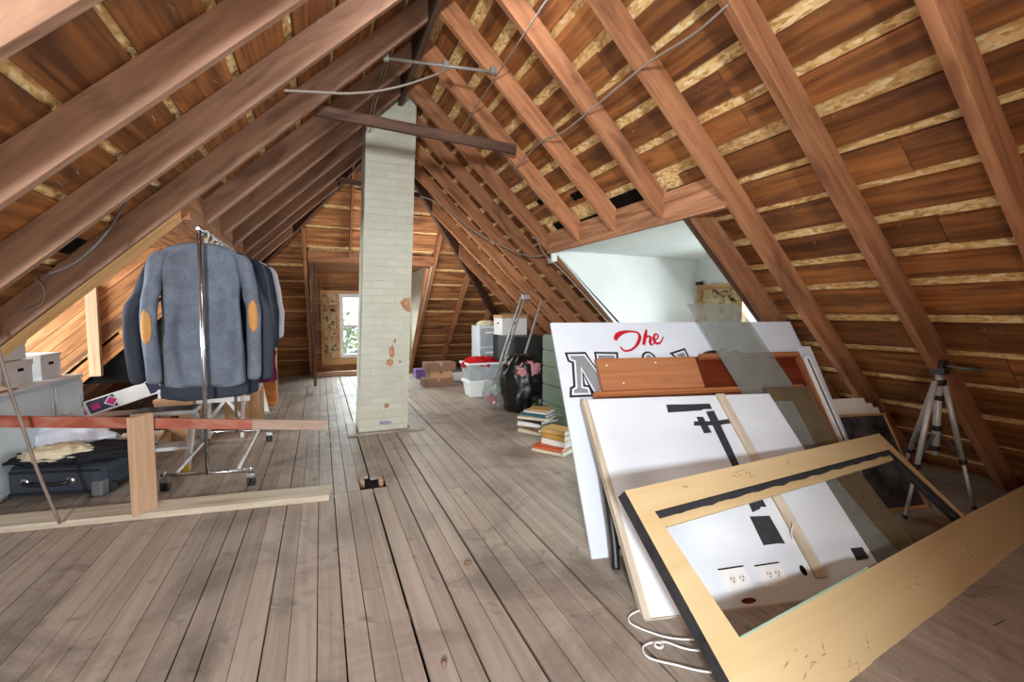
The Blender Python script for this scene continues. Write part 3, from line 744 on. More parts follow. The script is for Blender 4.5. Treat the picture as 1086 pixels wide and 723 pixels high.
# ------------------------------------------------------------ low stub frame at the left front
t = thing('stub_frame', (-.8, 3.2, 0), 'low unfinished timber frame with red rail standing on the floor at left', 'frame')
def pl(s_, o): return V(-1.634, 3.292, 0) + V(1.655, -.222, 0) * s_ + V(.133, .991, 0) * o
mb = MB(); mb.prism([pl(-.35, 0), pl(1, 0), pl(1, .19), pl(-.35, .19)], (0, 0, .038), along=(1.655, -.222, 0)); mb.build('bottom_plate', 'pale_board', t, bevel=.003)
mb = MB(); a, b = V(-.985, 3.15, .039), V(-.925, 3.275, .039); n_ = V(.02, .0, 0) ; dd = (b - a).normalized(); nn = V(dd.y, -dd.x, 0) * .04
mb.prism([a, b, b - nn, a - nn], (0, 0, .57), along=(0, 0, 1)); mb.build('post', 'pine', t, bevel=.003)
ra, rb_ = V(-1.82, 3.33, .63), V(.012, 3.29, .441); rc_ = ra.lerp(rb_, .765)
mb = MB(); mb.bar(ra, rc_, .022, .062); mb.build('top_rail', 'red', t, bevel=.001)
mb = MB(); mb.bar(rc_, rb_, .022, .062); mb.build('bare_rail_end', 'bare_rail', t, bevel=.001)
mb = MB(); mb.tube(smooth_path([(-1.54, 3.16, 1.12), (-1.51, 3.18, .85), (-1.475, 3.2, .62), (-1.42, 3.2, .34), (-1.345, 3.2, .045)]), .0085, 8)
tag(mb.build('thin_rod', 'rod'), 'thin bent rod leaning at the left edge in front of the suitcase', 'rod')

# ------------------------------------------------------------ clothes rack
yf, yb = 3.60, 4.78; xr_ = -.735
t = thing('clothes_rack', (-.7, 4.2, 0), 'chrome rolling clothes rack on casters loaded with jackets', 'clothes rack')
mb = MB(); mb.tube([(-.735, yf, .10), (-.725, yf, 1.748)], .013, 12); mb.build('upright', 'steel', t)
mb = MB(); mb.tube([(-.735, yb, .10), (-.725, yb, 1.748)], .013, 12); mb.build('upright', 'steel', t)
mb = MB(); mb.tube([(-.725, yf - .03, 1.745), (-.725, yb + .25, 1.745)], .012, 12); mb.build('hanging_rail', 'steel', t)
for y, sl_ in ((yf, -.11), (yb, -.2)):
    mb = MB(); mb.tube([(-1.01, y + .065, .11), (-.45, y - .055, .11)], .012, 10); mb.build('cross_bar', 'steel', t)
for x in (-.93, -.555):
    mb = MB(); mb.tube([(x, yf + .04 - (x + .73) * .2, .11), (x, yb + .02 - (x + .73) * .2, .11)], .011, 10); mb.build('side_bar', 'alu', t)
for (x, y) in ((-.99, yf + .06), (-.47, yf - .05), (-.99, yb + .06), (-.47, yb - .05)):
    mb = MB(); mb.tube([(x, y, .065), (x, y, .135)], .012, 8); mb.box(x - .028, x + .028, y - .016, y + .016, .055, .09)
    c_ = mb.build('caster', 'steel', t, bevel=.003)
    mb = MB()
    for dx in (-.014, .014): mb.tube([(x + dx - .009, y + .01, .038), (x + dx + .009, y + .01, .038)], .037, 16)
    mb.build('wheel', 'rubber', c_)

def hanger(y, yaw, label, x=-.725, half=.2, mat='white_plastic'):
    loc = V(x, y, 1.695); mb = MB(); cs, sn = math.cos(yaw), math.sin(yaw)
    def P(a, z): return V(a * cs, a * sn, z)
    hook = [P(.0 + .018 * math.cos(q), .052 + .018 * math.sin(q)) for q in [PI * (1.15 - k * 1.3 / 8) for k in range(9)]]
    mb.tube([P(0, -.035)] + [P(0.0, 0.0), P(.008, .02), P(.018, .045)][:0] + [P(.0, .0), P(.017, .035)] + hook[::-1], .006, 6)
    o = thing('coat_hanger', loc, label, 'coat hanger', 'hangers on the clothes rack')
    mb.build('hook', 'white_plastic', o, world=False)
    mb = MB(); mb.tube(smooth_path([P(-half, -.13), P(-half * .55, -.085), P(0, -.035), P(half * .55, -.085), P(half, -.13)]), .007, 6)
    mb.tube([P(-half, -.13), P(half, -.13)], .005, 6); mb.tube([P(0, -.06), P(0, .02)], [.016, .009], 8); mb.build('shoulder_bar', mat, o, world=False)
    return o
def garment(name, y, yaw, length, half, mat, label, cat='jacket', xc=-.735, flare=1.0, depth=.056, patches=False, sleeves=True, sl_len=.66, seed=1, top=1.662, sl_out=.03, elbow=(-.5, -.5)):
    loc = V(xc, y, 0); o = thing(name, loc, label, cat, 'garments on the clothes rack'); o.rotation_euler = (0, 0, yaw)
    rnd = random.Random(seed); ph = rnd.uniform(0, 9)
    mb = MB(); rr = []; n = 40; K = 26
    for k in range(K + 1):
        f = k / K; z = top + .012 - f * length
        if f < .09: g = f / .09; hw = .07 + (half - .07) * (1 - (1 - g) ** 2.0) * .98; dp = .05 + .02 * g; z = top + .02 - f * length * (.55 + .45 * g)
        else: g = (f - .09) / .91; hw = half * (1 - .07 * math.sin(PI * min(1, g * 1.5)) + (flare - 1) * g * g); dp = depth * (1 + .35 * g)
        ring = []
        for j in range(n):
            q = 2 * PI * j / n; c, s_ = math.cos(q), math.sin(q)
            ex = 2.6; px = math.copysign(abs(c) ** (2 / ex), c) * hw; py = math.copysign(abs(s_) ** (2 / ex), s_) * dp
            fold = (.024 if patches else .012) * min(1, f * 1.6) * (math.sin(px * 42 + ph + 2.5 * noise.noise(V(px * 3, f * 2, ph))) + .7 * math.sin(px * 19 + ph * 2 + f * 3))
            py += fold + .010 * noise.noise(V(px * 9, z * 4, ph)); px += .006 * noise.noise(V(py * 14, z * 6, ph + 5))
            zz = z + (.012 * math.sin(px * 11 + ph) if k == K else 0)
            ring.append((px, py, zz))
        rr.append(ring)
    mb.rings(rr, cap1=True); body = mb.build('body', mat, o, world=False, subd=1)
    if patches:
        mb = MB(); mb.tube([(0, -depth * 1.06 - .004, top - .03), (.004, -depth * 1.15 - .008, top - length * .5), (-.002, -depth * 1.33 - .012, top - length * .97)], .0022, 5); mb.build('back_seam', 'navy', body, world=False)
    if sleeves:
        for sg in (-1, 1):
            mb = MB(); rr = []; m_ = 16; n2 = 18
            pts = [V(sg * (half - .035), 0, top - .05), V(sg * (half + .012), -.005, top - .12), V(sg * (half + .03 + sl_out * .5), -.02, top - .33), V(sg * (half + .035 + sl_out), -.035, top - .5), V(sg * (half + .02 + sl_out), -.015, top - sl_len)]
            pp = smooth_path(pts, 5); L = len(pp)
            for k, p in enumerate(pp):
                f = k / (L - 1); rx = .055 - .010 * f; ry = .068 - .012 * f; ring = []
                for j in range(n2):
                    q = 2 * PI * j / n2; w_ = 1 + .07 * math.sin(f * 26 + 3 * q + ph) * (1 if .2 < f else .3)
                    ring.append((p.x + rx * math.cos(q) * w_, p.y + ry * math.sin(q) * w_, p.z))
                rr.append(ring)
            mb.rings(rr[::-1]); slv = mb.build('sleeve', mat, o, world=False, subd=1)
            if patches:
                mb = MB(); c = V(sg * (half + .027 + sl_out * .9), -.03, top + elbow[0 if sg < 0 else 1]); ring = []; inner = []
                rows = []
                for a_ in range(7):
                    row = []
                    for b_ in range(5):
                        u_ = (b_ / 4 - .5) * 2; v_ = (a_ / 6 - .5) * 2; lim = math.sqrt(max(0, 1 - abs(v_) ** 2.6))
                        q = -PI / 2 + sg * .25 + u_ * .62 * max(lim, .12)
                        row.append(V(c.x + .054 * math.cos(q), c.y + .069 * math.sin(q), c.z + v_ * .115))
                    rows.append(row)
                i = len(mb.v)
                for row in rows: mb.v += row
                for a_ in range(6):
                    for b_ in range(4): mb.face([i + a_ * 5 + b_, i + a_ * 5 + b_ + 1, i + a_ * 5 + b_ + 6, i + a_ * 5 + b_ + 5], None, .5, 0, True)
                po = mb.build('elbow_patch', 'suede', slv, world=False); md = po.modifiers.new('s', 'SOLIDIFY'); md.thickness = .006; md.offset = 0
    return o
G = [
 ('suit_jacket', 3.80, .0, 1.0, .245, 'tweed', 'grey blue tweed jacket with tan elbow patches, nearest the camera on the rack', dict(patches=True, sl_out=.03, sl_len=.96, seed=3, depth=.062, xc=-.755, elbow=(-.56, -.49))),
 ('overcoat', 3.97, -.10, 1.12, .27, 'charcoal', 'long dark charcoal coat whose left sleeve sticks out behind the tweed jacket', dict(sl_out=.12, sl_len=.98, seed=5, xc=-.80, flare=1.05)),
 ('suit_jacket', 4.12, -.06, 1.12, .23, 'navy', 'dark navy jacket third from the front of the rack', dict(seed=7, sl_len=.8, xc=-.70)),
 ('suit_jacket', 4.27, .04, 1.0, .22, 'slate_wool', 'slate blue jacket fourth from the front of the rack', dict(seed=9, sl_len=.8, xc=-.69)),
 ('suit_jacket', 4.42, -.05, .98, .22, 'charcoal', 'charcoal jacket fifth from the front of the rack', dict(seed=11, sl_len=.8, xc=-.68)),
 ('suit_jacket', 4.57, .03, 1.02, .22, 'navy', 'dark navy jacket second from the back of the rack', dict(seed=13, sl_len=.78, xc=-.67)),
 ('hooded_top', 4.74, .0, .92, .22, 'lavender', 'pale lavender garment at the back end of the rack', dict(seed=15, sl_len=.7, xc=-.64)),
 ('skirt', 4.66, .02, .30, .17, 'maroon', 'maroon hem showing low at the back of the rack', dict(seed=17, sleeves=False, top=.86, xc=-.55, cat='skirt')),
]
ords = ['nearest the camera', 'second from the front', 'third from the front', 'fourth from the front', 'fifth from the front', 'sixth from the front', 'seventh from the front']
for i, (nm, y, yaw, L, half, mat, lab, kw) in enumerate(G):
    garment(nm, y, yaw, L, half, mat, lab, **kw)
    if i < 7: hanger(y, yaw, 'white hanger under a garment on the rack, ' + ords[i])
for i, (y, l) in enumerate(((4.86, 'empty white hanger at the far end of the rack, left one'), (4.92, 'empty white hanger at the far end of the rack, middle one'), (4.98, 'empty white hanger at the far end of the rack, right one'))):
    hanger(y, .5 + .2 * i, l, half=.16)

# ------------------------------------------------------------ suitcase and what lies on it
def rbox(hx, hy, hz, r, parent_loc=None): pass
t = thing('suitcase', (-1.58, 3.98, 0), 'dark slate blue soft suitcase lying on the floor behind the stub frame', 'suitcase')
t.rotation_euler = (0, 0, math.radians(-15))
mb = MB(); mb.box(-.33, .31, -.21, .21, .012, .215); body = mb.build('shell', 'suitcase', t, bevel=.05, world=False)
mb = MB(); mb.box(-.325, .305, -.216, -.208, .175, .19); mb.box(-.325, .305, -.216, -.208, .04, .05); mb.build('zip', 'black_plastic', t, bevel=.002, world=False)
mb = MB(); mb.tube(smooth_path([(-.13, -.205, .12), (-.11, -.235, .115), (0, -.245, .11), (.11, -.235, .115), (.13, -.205, .12)]), .013, 8); mb.build('carry_handle', 'black_plastic', t, world=False)
for x in (-.13, .13):
    mb = MB(); mb.sphere((x, -.208, .12), .03, .014, .03, 12, 8); mb.build('handle_mount', 'steel', t, world=False)
mb = MB(); mb.box(.25, .318, -.222, -.15, .01, .11); mb.build('corner_guard', 'grey_plastic', t, bevel=.012, world=False)
for y in (-.13, .16):
    mb = MB(); mb.tube([(.31, y - .014, .045), (.31, y + .014, .045)], .036, 16); mb.build('wheel', 'rubber', t, world=False)
def blob(name, c, r, mat, label, cat, amp=.25, fr=3.0, seed=0, flat=True, nu=36, nv=24, group=None, fn2=None):
    mb = MB()
    def fn(d): return 1 + amp * noise.noise(d * fr + V(seed, seed * 1.7, 0)) + amp * .5 * noise.noise(d * fr * 2.3 + V(0, seed, 3)) + amp * .3 * abs(noise.noise(d * fr * 5 + V(seed, 0, 1)))
    mb.sphere(c, r[0], r[1], r[2], nu, nv, fn)
    if flat:
        for p in mb.v: p.z = max(p.z, c[2] - r[2] * .72)
    if fn2:
        for p in mb.v: fn2(p)
    return tag(mb.build(name, mat), label, cat, group)
blob('jacket_pile', (-1.52, 3.93, .25), (.36, .2, .05), 'black_cloth', 'crumpled black clothing lying on top of the suitcase', 'clothing', .35, 3.5, 2)
blob('folded_cloth', (-1.60, 3.84, .29), (.17, .12, .05), 'beige_cloth', 'crumpled beige cloth on the suitcase under the white bag', 'cloth', .3, 4, 5)
blob('plastic_bag', (-1.80, 4.30, .24), (.33, .17, .19), 'white_bag', 'crumpled white plastic bag heaped behind the suitcase', 'bag', .3, 3.2, 9, flat=True)

# ------------------------------------------------------------ grey cabinets in the left dormer with boxes on top
for (ya, yb_, lab) in ((4.43, 4.87, 'grey metal cabinet at the far end of the row under the left dormer'), (3.62, 4.425, 'long pale grey cabinet nearest the camera under the left dormer')):
    t = thing('metal_cabinet', (-2.1, (ya + yb_) / 2, 0), lab, 'cabinet', 'grey cabinets under the left dormer')
    mb = MB(); mb.box(-2.38, -1.855, ya, yb_, .03, .67); mb.box(-2.36, -1.88, ya + .02, yb_ - .02, 0, .03); mb.build('body', 'cabinet_grey', t, bevel=.004)
    mb = MB(); mb.box(-1.855, -1.842, ya + .008, yb_ - .008, .05, .645); dr = mb.build('door', 'cabinet_grey', t, bevel=.004)
    mb = MB(); mb.box(-1.842, -1.83, yb_ - .06, yb_ - .045, .42, .52); mb.build('handle', 'steel', dr, bevel=.002)
    mb = MB(); mb.box(-2.40, -1.838, ya, yb_, .67, .69); mb.build('top', 'cabinet_grey', t, bevel=.004)
def carton(name, x0, x1, y0, y1, z0, z1, mat, label, cat='box', group=None, lid=.0, rot=0, tape=True, slot=False, lidmat=None, tapemat='carton'):
    c = V((x0 + x1) / 2, (y0 + y1) / 2, z0); t = thing(name, c, label, cat, group); t.rotation_euler = (0, 0, rot)
    hx, hy, h = (x1 - x0) / 2, (y1 - y0) / 2, z1 - z0
    mb = MB(); mb.box(-hx, hx, -hy, hy, 0, h - (.004 if lid else 0)); mb.build('body', mat, t, bevel=.003, world=False)
    if lid:
        mb = MB(); mb.box(-hx - .006, hx + .006, -hy - .006, hy + .006, h - lid, h); mb.build('lid', lidmat or mat, t, bevel=.003, world=False)
    elif tape:
        mb = MB()
        mb.box(-.022, .022, -hy - .001, hy + .001, h - .05, h + .001) if hx > hy * .2 else None
        mb.build('tape', tapemat, t, world=False)
        mb = MB(); mb.box(-hx + .004, hx - .004, -.002, .002, h, h + .0012); mb.build('flap_seam', 'carton_dark', t, world=False)
    if slot:
        mb = MB()
        for sg in (-1, 1):
            mb.box(-.035, .035, sg * hy - .001, sg * hy + .001, h * .55, h * .55 + .022); mb.box(sg * hx - .001, sg * hx + .001, -.035, .035, h * .55, h * .55 + .022)
        mb.build('hand_slot', 'void', t, bevel=.0, world=False)
    return t
GB = 'white boxes on the grey cabinets'
carton('storage_box', -2.34, -1.99, 3.86, 4.14, .69, .84, 'carton_white', 'white storage box at the lower left of the pile on the grey cabinet', group=GB, lid=.04)
carton('storage_box', -2.33, -1.965, 4.16, 4.44, .69, .86, 'carton_white', 'white storage box at the lower right of the pile, in the middle of the cabinet', group=GB, slot=True, lid=.04)
carton('storage_box', -2.36, -2.0, 3.9, 4.16, .845, .97, 'carton_white', 'white storage box on the upper left of the pile', group=GB, lid=.045)
carton('storage_box', -2.34, -1.985, 4.17, 4.42, .865, 1.02, 'carton_white', 'topmost white storage box of the pile under the pale trimmer rafter', group=GB, lid=.045)
carton('storage_box', -2.30, -1.95, 4.52, 4.80, .69, .88, 'carton_white', 'open white box standing by itself at the far end of the cabinet', group=GB, slot=True, lid=.02)
carton('leaflet_box', -1.99, -1.87, 3.82, 4.05, .69, .71, 'veneer', 'flat orange and white packet at the cabinet edge in front of the white boxes', 'packet', lid=.006, lidmat='paper')

# ------------------------------------------------------------ floor clutter behind the rack
t = thing('mailing_box', (-1.75, 5.02, 0.27), 'long white three-sided mailing box with magenta and navy labels', 'box')
ax0, ax1 = V(-1.98, 5.0, .33), V(-1.40, 5.25, .52); axd = (ax1 - ax0).normalized(); sd = axd.cross(V(0, 0, 1)).normalized(); up = sd.cross(axd)
mb = MB(); tri3 = [ax0 + up * .07, ax0 + sd * .075 - up * .055, ax0 - sd * .075 - up * .055]; mb.prism(tri3, ax1 - ax0); mb.build('body', 'carton_white', t, bevel=.003)
fa = (tri3[0] + tri3[1]) / 2; fn_ = axd.cross(tri3[1] - tri3[0]).normalized(); fn_ = fn_ if fn_.y < 0 else -fn_; fu = (tri3[0] - tri3[1]).normalized()
def onface(a0, a1, u0, u1, mat, nm, diamond=False):
    mb = MB(); L = (ax1 - ax0).length
    if diamond: c = fa + axd * ((a0 + a1) / 2); r_ = .052; pts = [c + axd * r_, c + fu * r_, c - axd * r_, c - fu * r_]
    else: pts = [fa + axd * a0 + fu * u0, fa + axd * a1 + fu * u0, fa + axd * a1 + fu * u1, fa + axd * a0 + fu * u1]
    mb.prism([p + fn_ * .0008 for p in pts], fn_ * (.003 if diamond else .0015)); mb.build(nm, mat, t)
onface(.0, .09, -.05, .055, 'magenta', 'magenta_label'); onface(.11, .30, -.055, .06, 'navy_print', 'navy_label'); onface(.13, .19, -.03, .03, 'magenta', 'magenta_label'); onface(.2, .34, 0, 0, 'paper', 'diamond_border', True)
mb = MB(); c = fa + axd * .27; r_ = .043; mb.prism([p + fn_ * .0045 for p in (c + axd * r_, c + fu * r_, c - axd * r_, c - fu * r_)], fn_ * .001); mb.build('diamond_label', 'magenta', t)
onface(.54, .63, -.06, .065, 'navy_print', 'navy_label')
carton('storage_carton', -1.95, -1.38, 5.03, 5.4, 0, .265, 'dark_wood', 'dark wooden crate on the floor under the mailing box', 'crate', lid=.03)
carton('storage_carton', -1.42, -1.12, 5.05, 5.42, 0, .40, 'carton', 'brown carton behind the stepladder with a small printed label', slot=True, lid=.03)
carton('storage_carton', -1.40, -1.08, 5.1, 5.4, .405, .48, 'carton_white', 'white flat box with a magenta corner on the carton behind the ladder', lid=.03)
carton('storage_carton', -.95, -.62, 5.5, 5.85, 0, .36, 'carton', 'tan carton on the floor beyond the clothes rack', tape=True, tapemat='carton_dark')
carton('flat_carton', -1.80, -1.27, 4.47, 4.93, 0, .12, 'carton', 'flat brown carton under the pale offcut boards behind the suitcase')
# pale planks
for i, (x, lab) in enumerate(((-1.72, 'pale offcut board on the flat carton behind the suitcase, left one'), (-1.56, 'pale offcut board on the flat carton behind the suitcase, middle one'), (-1.40, 'pale offcut board on the flat carton behind the suitcase, right one'))):
    mb = MB(); mb.prism([V(x, 4.45, .1215), V(x + .14, 4.43, .1215), V(x + .08, 4.95, .1215), V(x - .06, 4.95, .1215)], (0, 0, .02), along=(-.2, 1, 0))
    tag(mb.build('offcut_board', 'pale_board', bevel=.002), lab, 'board', 'pale offcut boards on the flat carton')
# stepladder
t = thing('stepladder', (-1.15, 4.35, 0), 'folding aluminium step stool standing behind the timber post', 'stepladder')
lft, rgt = -1.32, -.965
def LPnt(x, f): return V(x + f * .02, 4.08 + .20 * f, .42 * f)
for x in (lft, rgt):
    mb = MB(); mb.bar(LPnt(x, .0) + V(0, 0, .012), LPnt(x, 1.0), .03, .045, (1, 0, 0)); mb.build('front_rail', 'alu', t, bevel=.003)
    mb = MB(); mb.bar((x + .02, 4.62, .012), (x + .02, 4.30, .40), .025, .04, (1, 0, 0)); mb.build('rear_leg', 'alu', t, bevel=.003)
    mb = MB(); p = LPnt(x, .0); mb.box(x - .022, x + .022, p.y - .025, p.y + .025, 0, .05); mb.build('foot', 'yellow_plastic' if x == rgt else 'grey_plastic', t, bevel=.003)
mb = MB(); mb.box(lft - .01, rgt + .04, 4.2, 4.42, .41, .44); mb.build('platform', 'alu', t, bevel=.003)
mb = MB(); mb.box(lft + .0, rgt + .03, 4.205, 4.415, .44, .446); mb.build('tread_mat', 'dark_art', t, bevel=.002)
for f, d_ in ((.40, .14), (.80, .05)):
    p = LPnt(lft, f); mb = MB(); mb.box(lft, rgt + .02, p.y - .03, p.y + d_, p.z - .015, p.z + .012); mb.build('step', 'alu', t, bevel=.003)
mb = MB(); mb.bar((-1.06, 4.6, .06), (-.98, 4.17, .22), .018, .018); mb.bar((-1.26, 4.6, .06), (-1.3, 4.17, .22), .018, .018); mb.build('brace', 'alu', t)
mb = MB(); mb.bar((lft + .02, 4.60, .06), (rgt + .02, 4.60, .06), .02, .03); mb.build('rear_bar', 'alu', t)
# second frame, white, behind
t = thing('folding_trestle', (-.85, 5.1, 0), 'white folded metal trestle standing between ladder and rack', 'trestle')
for x in (-1.0, -.72):
    mb = MB(); mb.bar((x, 4.98, .0), (x, 5.12, .40), .03, .03, (1, 0, 0)); mb.build('leg', 'white_metal', t, bevel=.003)
mb = MB(); mb.bar((-1.1, 5.08, .36), (-.66, 5.08, .36), .03, .045); mb.build('crossbar', 'white_metal', t, bevel=.003)
mb = MB(); mb.bar((-.98, 5.04, .2), (-.88, 5.07, .34), .02, .025); mb.bar((-.74, 5.04, .2), (-.84, 5.07, .34), .02, .025); mb.build('brace', 'white_metal', t)
# orange wooden cupboard
t = thing('wooden_cupboard', (-.72, 6.75, 0), 'orange varnished wooden cupboard standing behind the clothes rack', 'cupboard')
mb = MB(); mb.box(-.9, -.56, 6.62, 6.95, .0, .72); mb.build('body', 'orange_wood', t, bevel=.004)
mb = MB()
for (a, b, c, d_) in ((-.885, -.575, .05, .10), (-.885, -.575, .62, .68), (-.885, -.84, .10, .62), (-.62, -.575, .10, .62)): mb.box(a, b, 6.60, 6.62, c, d_)
dr = mb.build('door_frame', 'orange_wood', t, bevel=.003)
mb = MB(); mb.sphere((-.60, 6.59, .4), .012, .012, .012, 10, 8); mb.build('knob', 'steel', dr)
mb = MB(); mb.prism([(-.80, 6.2, .002), (-.60, 6.17, .002), (-.69, 6.3, .42), (-.79, 6.3, .42)], (0, .006, 0)); tag(mb.build('paper_sheet', 'paper'), 'white sheet leaning on the orange cupboard', 'paper')

# ------------------------------------------------------------ far clutter
GX = 'brown cartons stacked on the far floor'
carton('carton', 1.49, 1.965, 7.2, 7.5, 0, .13, 'carton_dark', 'bottom brown carton of the three stacked on the far floor', group=GX, tapemat='carton')
carton('carton', 1.59, 1.965, 7.22, 7.48, .131, .255, 'carton', 'middle tan carton of the three stacked on the far floor', group=GX, tapemat='carton_dark')
carton('carton', 1.53, 2.02, 7.2, 7.5, .256, .385, 'carton_dark', 'top brown carton of the three stacked on the far floor', group=GX, tapemat='carton')
carton('gift_box', 1.56, 1.8, 8.2, 8.45, 0, .165, 'purple', 'purple printed box beside the stack of brown cartons', lid=.03)
t = thing('flat_bin', (2.3, 7.9, 0), 'low grey plastic bin behind the brown cartons', 'bin')
mb = MB(); mb.box(2.0, 2.55, 7.7, 8.1, 0, .16); mb.build('body', 'white_metal', t, bevel=.01); mb = MB(); mb.box(1.99, 2.56, 7.69, 8.11, .16, .18); mb.build('lid', 'grey_plastic', t, bevel=.004)
def tote(x0, x1, y0, y1, z0, z1, mat, label, rim, lid=None):
    t = thing('storage_tote', ((x0 + x1) / 2, (y0 + y1) / 2, z0), label, 'storage tote', 'plastic totes')
    mb = MB(); k = .03
    lo = [(x0 + k, y0 + k, z0), (x1 - k, y0 + k, z0), (x1 - k, y1 - k, z0), (x0 + k, y1 - k, z0)]; hi = [(x0, y0, z1), (x1, y0, z1), (x1, y1, z1), (x0, y1, z1)]
    hi2 = [(x0 + .006, y0 + .006, z1), (x1 - .006, y0 + .006, z1), (x1 - .006, y1 - .006, z1), (x0 + .006, y1 - .006, z1)]; lo2 = [(p[0] + (.006 if i in (0, 3) else -.006), p[1] + (.006 if i < 2 else -.006), z0 + .006) for i, p in enumerate(lo)]
    mb.rings([lo, hi, hi2, lo2], smooth=False); mb.build('tub', mat, t, bevel=.004)
    mb = MB(); 
    for (a, b, c, d_) in ((x0 - .015, x1 + .015, y0 - .015, y0), (x0 - .015, x1 + .015, y1, y1 + .015), (x0 - .015, x0, y0, y1), (x1, x1 + .015, y0, y1)): mb.box(a, b, c, d_, z1 - .03, z1)
    mb.build('rim', rim, t, bevel=.003)
    if lid: mb = MB(); mb.box(x0 - .012, x1 + .012, y0 - .012, y1 + .012, z1, z1 + .015); mb.build('lid', lid, t, bevel=.004)
    return t
tote(1.90, 2.34, 6.08, 6.42, 0, .225, 'white_plastic', 'lower white plastic tote under the one with red cloth', 'white_plastic', 'white_plastic')
tote(1.88, 2.38, 6.05, 6.45, .242, .49, 'clear_plastic', 'clear plastic tote topped with red cloth', 'white_plastic')
mb = MB(); mb.tube([(2.04, 6.12, .25), (2.04, 6.12, .44)], .045, 14); tag(mb.build('spray_bottle', 'cabinet_grey'), 'pale blue bottle inside the clear tote', 'bottle')
carton('small_carton', 2.18, 2.33, 6.1, 6.22, .25, .42, 'carton', 'small tan carton inside the clear tote', tape=False, lid=.02)
blob('red_cloth', (2.13, 6.25, .46), (.26, .2, .10), 'red_cloth', 'crumpled red cloth on top of the clear tote', 'cloth', .35, 4.5, 4)
t = thing('drawer_unit', (2.43, 6.9, 0), 'grey plastic drawer tower standing behind the totes', 'drawer unit')
mb = MB(); mb.box(2.26, 2.62, 6.72, 7.1, 0, .99); mb.build('body', 'cabinet_grey', t, bevel=.006)
for z in (.05, .36, .67):
    mb = MB(); mb.box(2.275, 2.585, 6.70, 6.72, z, z + .28); d_ = mb.build('drawer', 'clear_plastic', t, bevel=.004)
    mb = MB(); mb.box(2.36, 2.5, 6.685, 6.70, z + .2, z + .225); mb.build('handle', 'white_plastic', d_, bevel=.003)
blob('small_items', (2.43, 6.85, 1.02), (.15, .12, .05), 'beige_cloth', 'small crumpled things on top of the drawer tower', 'clutter', .4, 5, 6)
t = thing('dark_box', (2.75, 6.3, 0), 'black low box under the slope behind the black bag', 'cupboard')  # plain black box filling a dark area behind the bag
mb = MB(); mb.box(2.45, 3.0, 5.75, 6.6, 0, .86); mb.build('body', 'black_plastic', t, bevel=.004); mb = MB(); mb.box(2.435, 2.45, 5.78, 6.57, .05, .83); mb.build('door', 'black_plastic', t, bevel=.003)
carton('carton', 2.46, 2.86, 6.25, 6.6, .861, 1.16, 'carton_white', 'open white carton with brown flap on the black box', slot=True, lid=.05, lidmat='carton')
# metal bed-rail poles leaning on the slope
t = thing('metal_rails', (2.16, 6.0, 0), 'pair of long metal rails leaning against the right slope by the totes', 'metal rails')
for dx in (0, .055):
    mb = MB(); mb.bar((2.13 + dx, 5.93, .01), (2.60 + dx, 5.83, 1.46),   .02, .03, (0, 1, 0)); mb.build('rail', 'conduit', t, bevel=.003)
mb = MB(); mb.box(2.59, 2.70, 5.80, 5.85, 1.38, 1.44); mb.build('hook_bracket', 'alu', t, bevel=.004)
mb = MB(); mb.bar((2.33, 5.62, .0), (2.73, 5.50, 1.36), .024, .024, (0, 1, 0))
tag(mb.build('metal_pole', 'conduit', bevel=.003), 'single square metal pole rising out from behind the black bag', 'pole')
# bags
def tall_bag(name, c, r, h, mat, label, seed, cat='bag'):
    t = thing(name, c, label, cat, 'bags beside the green chest'); mb = MB(); rr = []; n = 44; K = 26
    for k in range(K + 1):
        f = k / K; z = h * f; rad = r * (.92 + .16 * math.sin(PI * min(1, f * 1.05)) + .08 * f) * (1 if f < .86 else 1 - (f - .86) * 2.6)
        ring = []
        for j in range(n):
            q = 2 * PI * j / n; d_ = V(math.cos(q), math.sin(q), 0)
            w_ = 1 + .14 * noise.noise(V(d_.x * 2, d_.y * 2, f * 3 + seed)) + .10 * noise.noise(V(d_.x * 4, d_.y * 4, f * 8 + seed)) + .06 * math.sin(11 * q + 4 * noise.noise(V(d_.x, d_.y, f * 4 + seed))) * (.3 + f) + .08 * abs(noise.noise(V(d_.x * 5, d_.y * 5, f * 9 + seed)))
            ring.append((d_.x * rad * w_, d_.y * rad * w_, z + .02 * noise.noise(V(d_.x * 3, d_.y * 3, seed)) * f))
        rr.append(ring)
    mb.rings(rr); mb.build('sack', mat, t, world=False); return t
t = tall_bag('bin_bag', (2.27, 5.12, 0), .225, .68, 'black_film', 'tall black bin bag with pink cloth showing at its open top', 3)
blob('pink_cloth', (2.27, 4.925, .52), (.15, .06, .09), 'pink_cloth', 'pink cloth bulging from the top of the black bin bag', 'cloth', .4, 3, 7, flat=False)
t = tall_bag('carrier_bag', (1.99, 5.36, 0), .11, .36, 'clear_bag', 'small clear plastic bag filled with red and green things left of the black bag', 8)
for i, (dx, dy, z, r_, mt, lab) in enumerate(((-.02, 0, .09, .06, 'red_cloth', 'red bundle low inside the clear bag'), (.03, -.02, .22, .05, 'green', 'green bundle high inside the clear bag'))):
    blob('cloth_bundle', (1.99 + dx, 5.36 + dy, z), (r_, r_, r_ * 1.3), mt, lab, 'cloth', .3, 3, i, flat=False, nu=18, nv=12)
t = tall_bag('carrier_bag', (2.38, 4.80, 0), .11, .24, 'black_film', 'small dark bag squeezed between the black bin bag and the green chest', 12)
blob('leafy_packet', (2.28, 4.72, .07), (.06, .05, .07), 'leaf', 'small green packet in front of the dark bag', 'packet', .3, 4, 3)
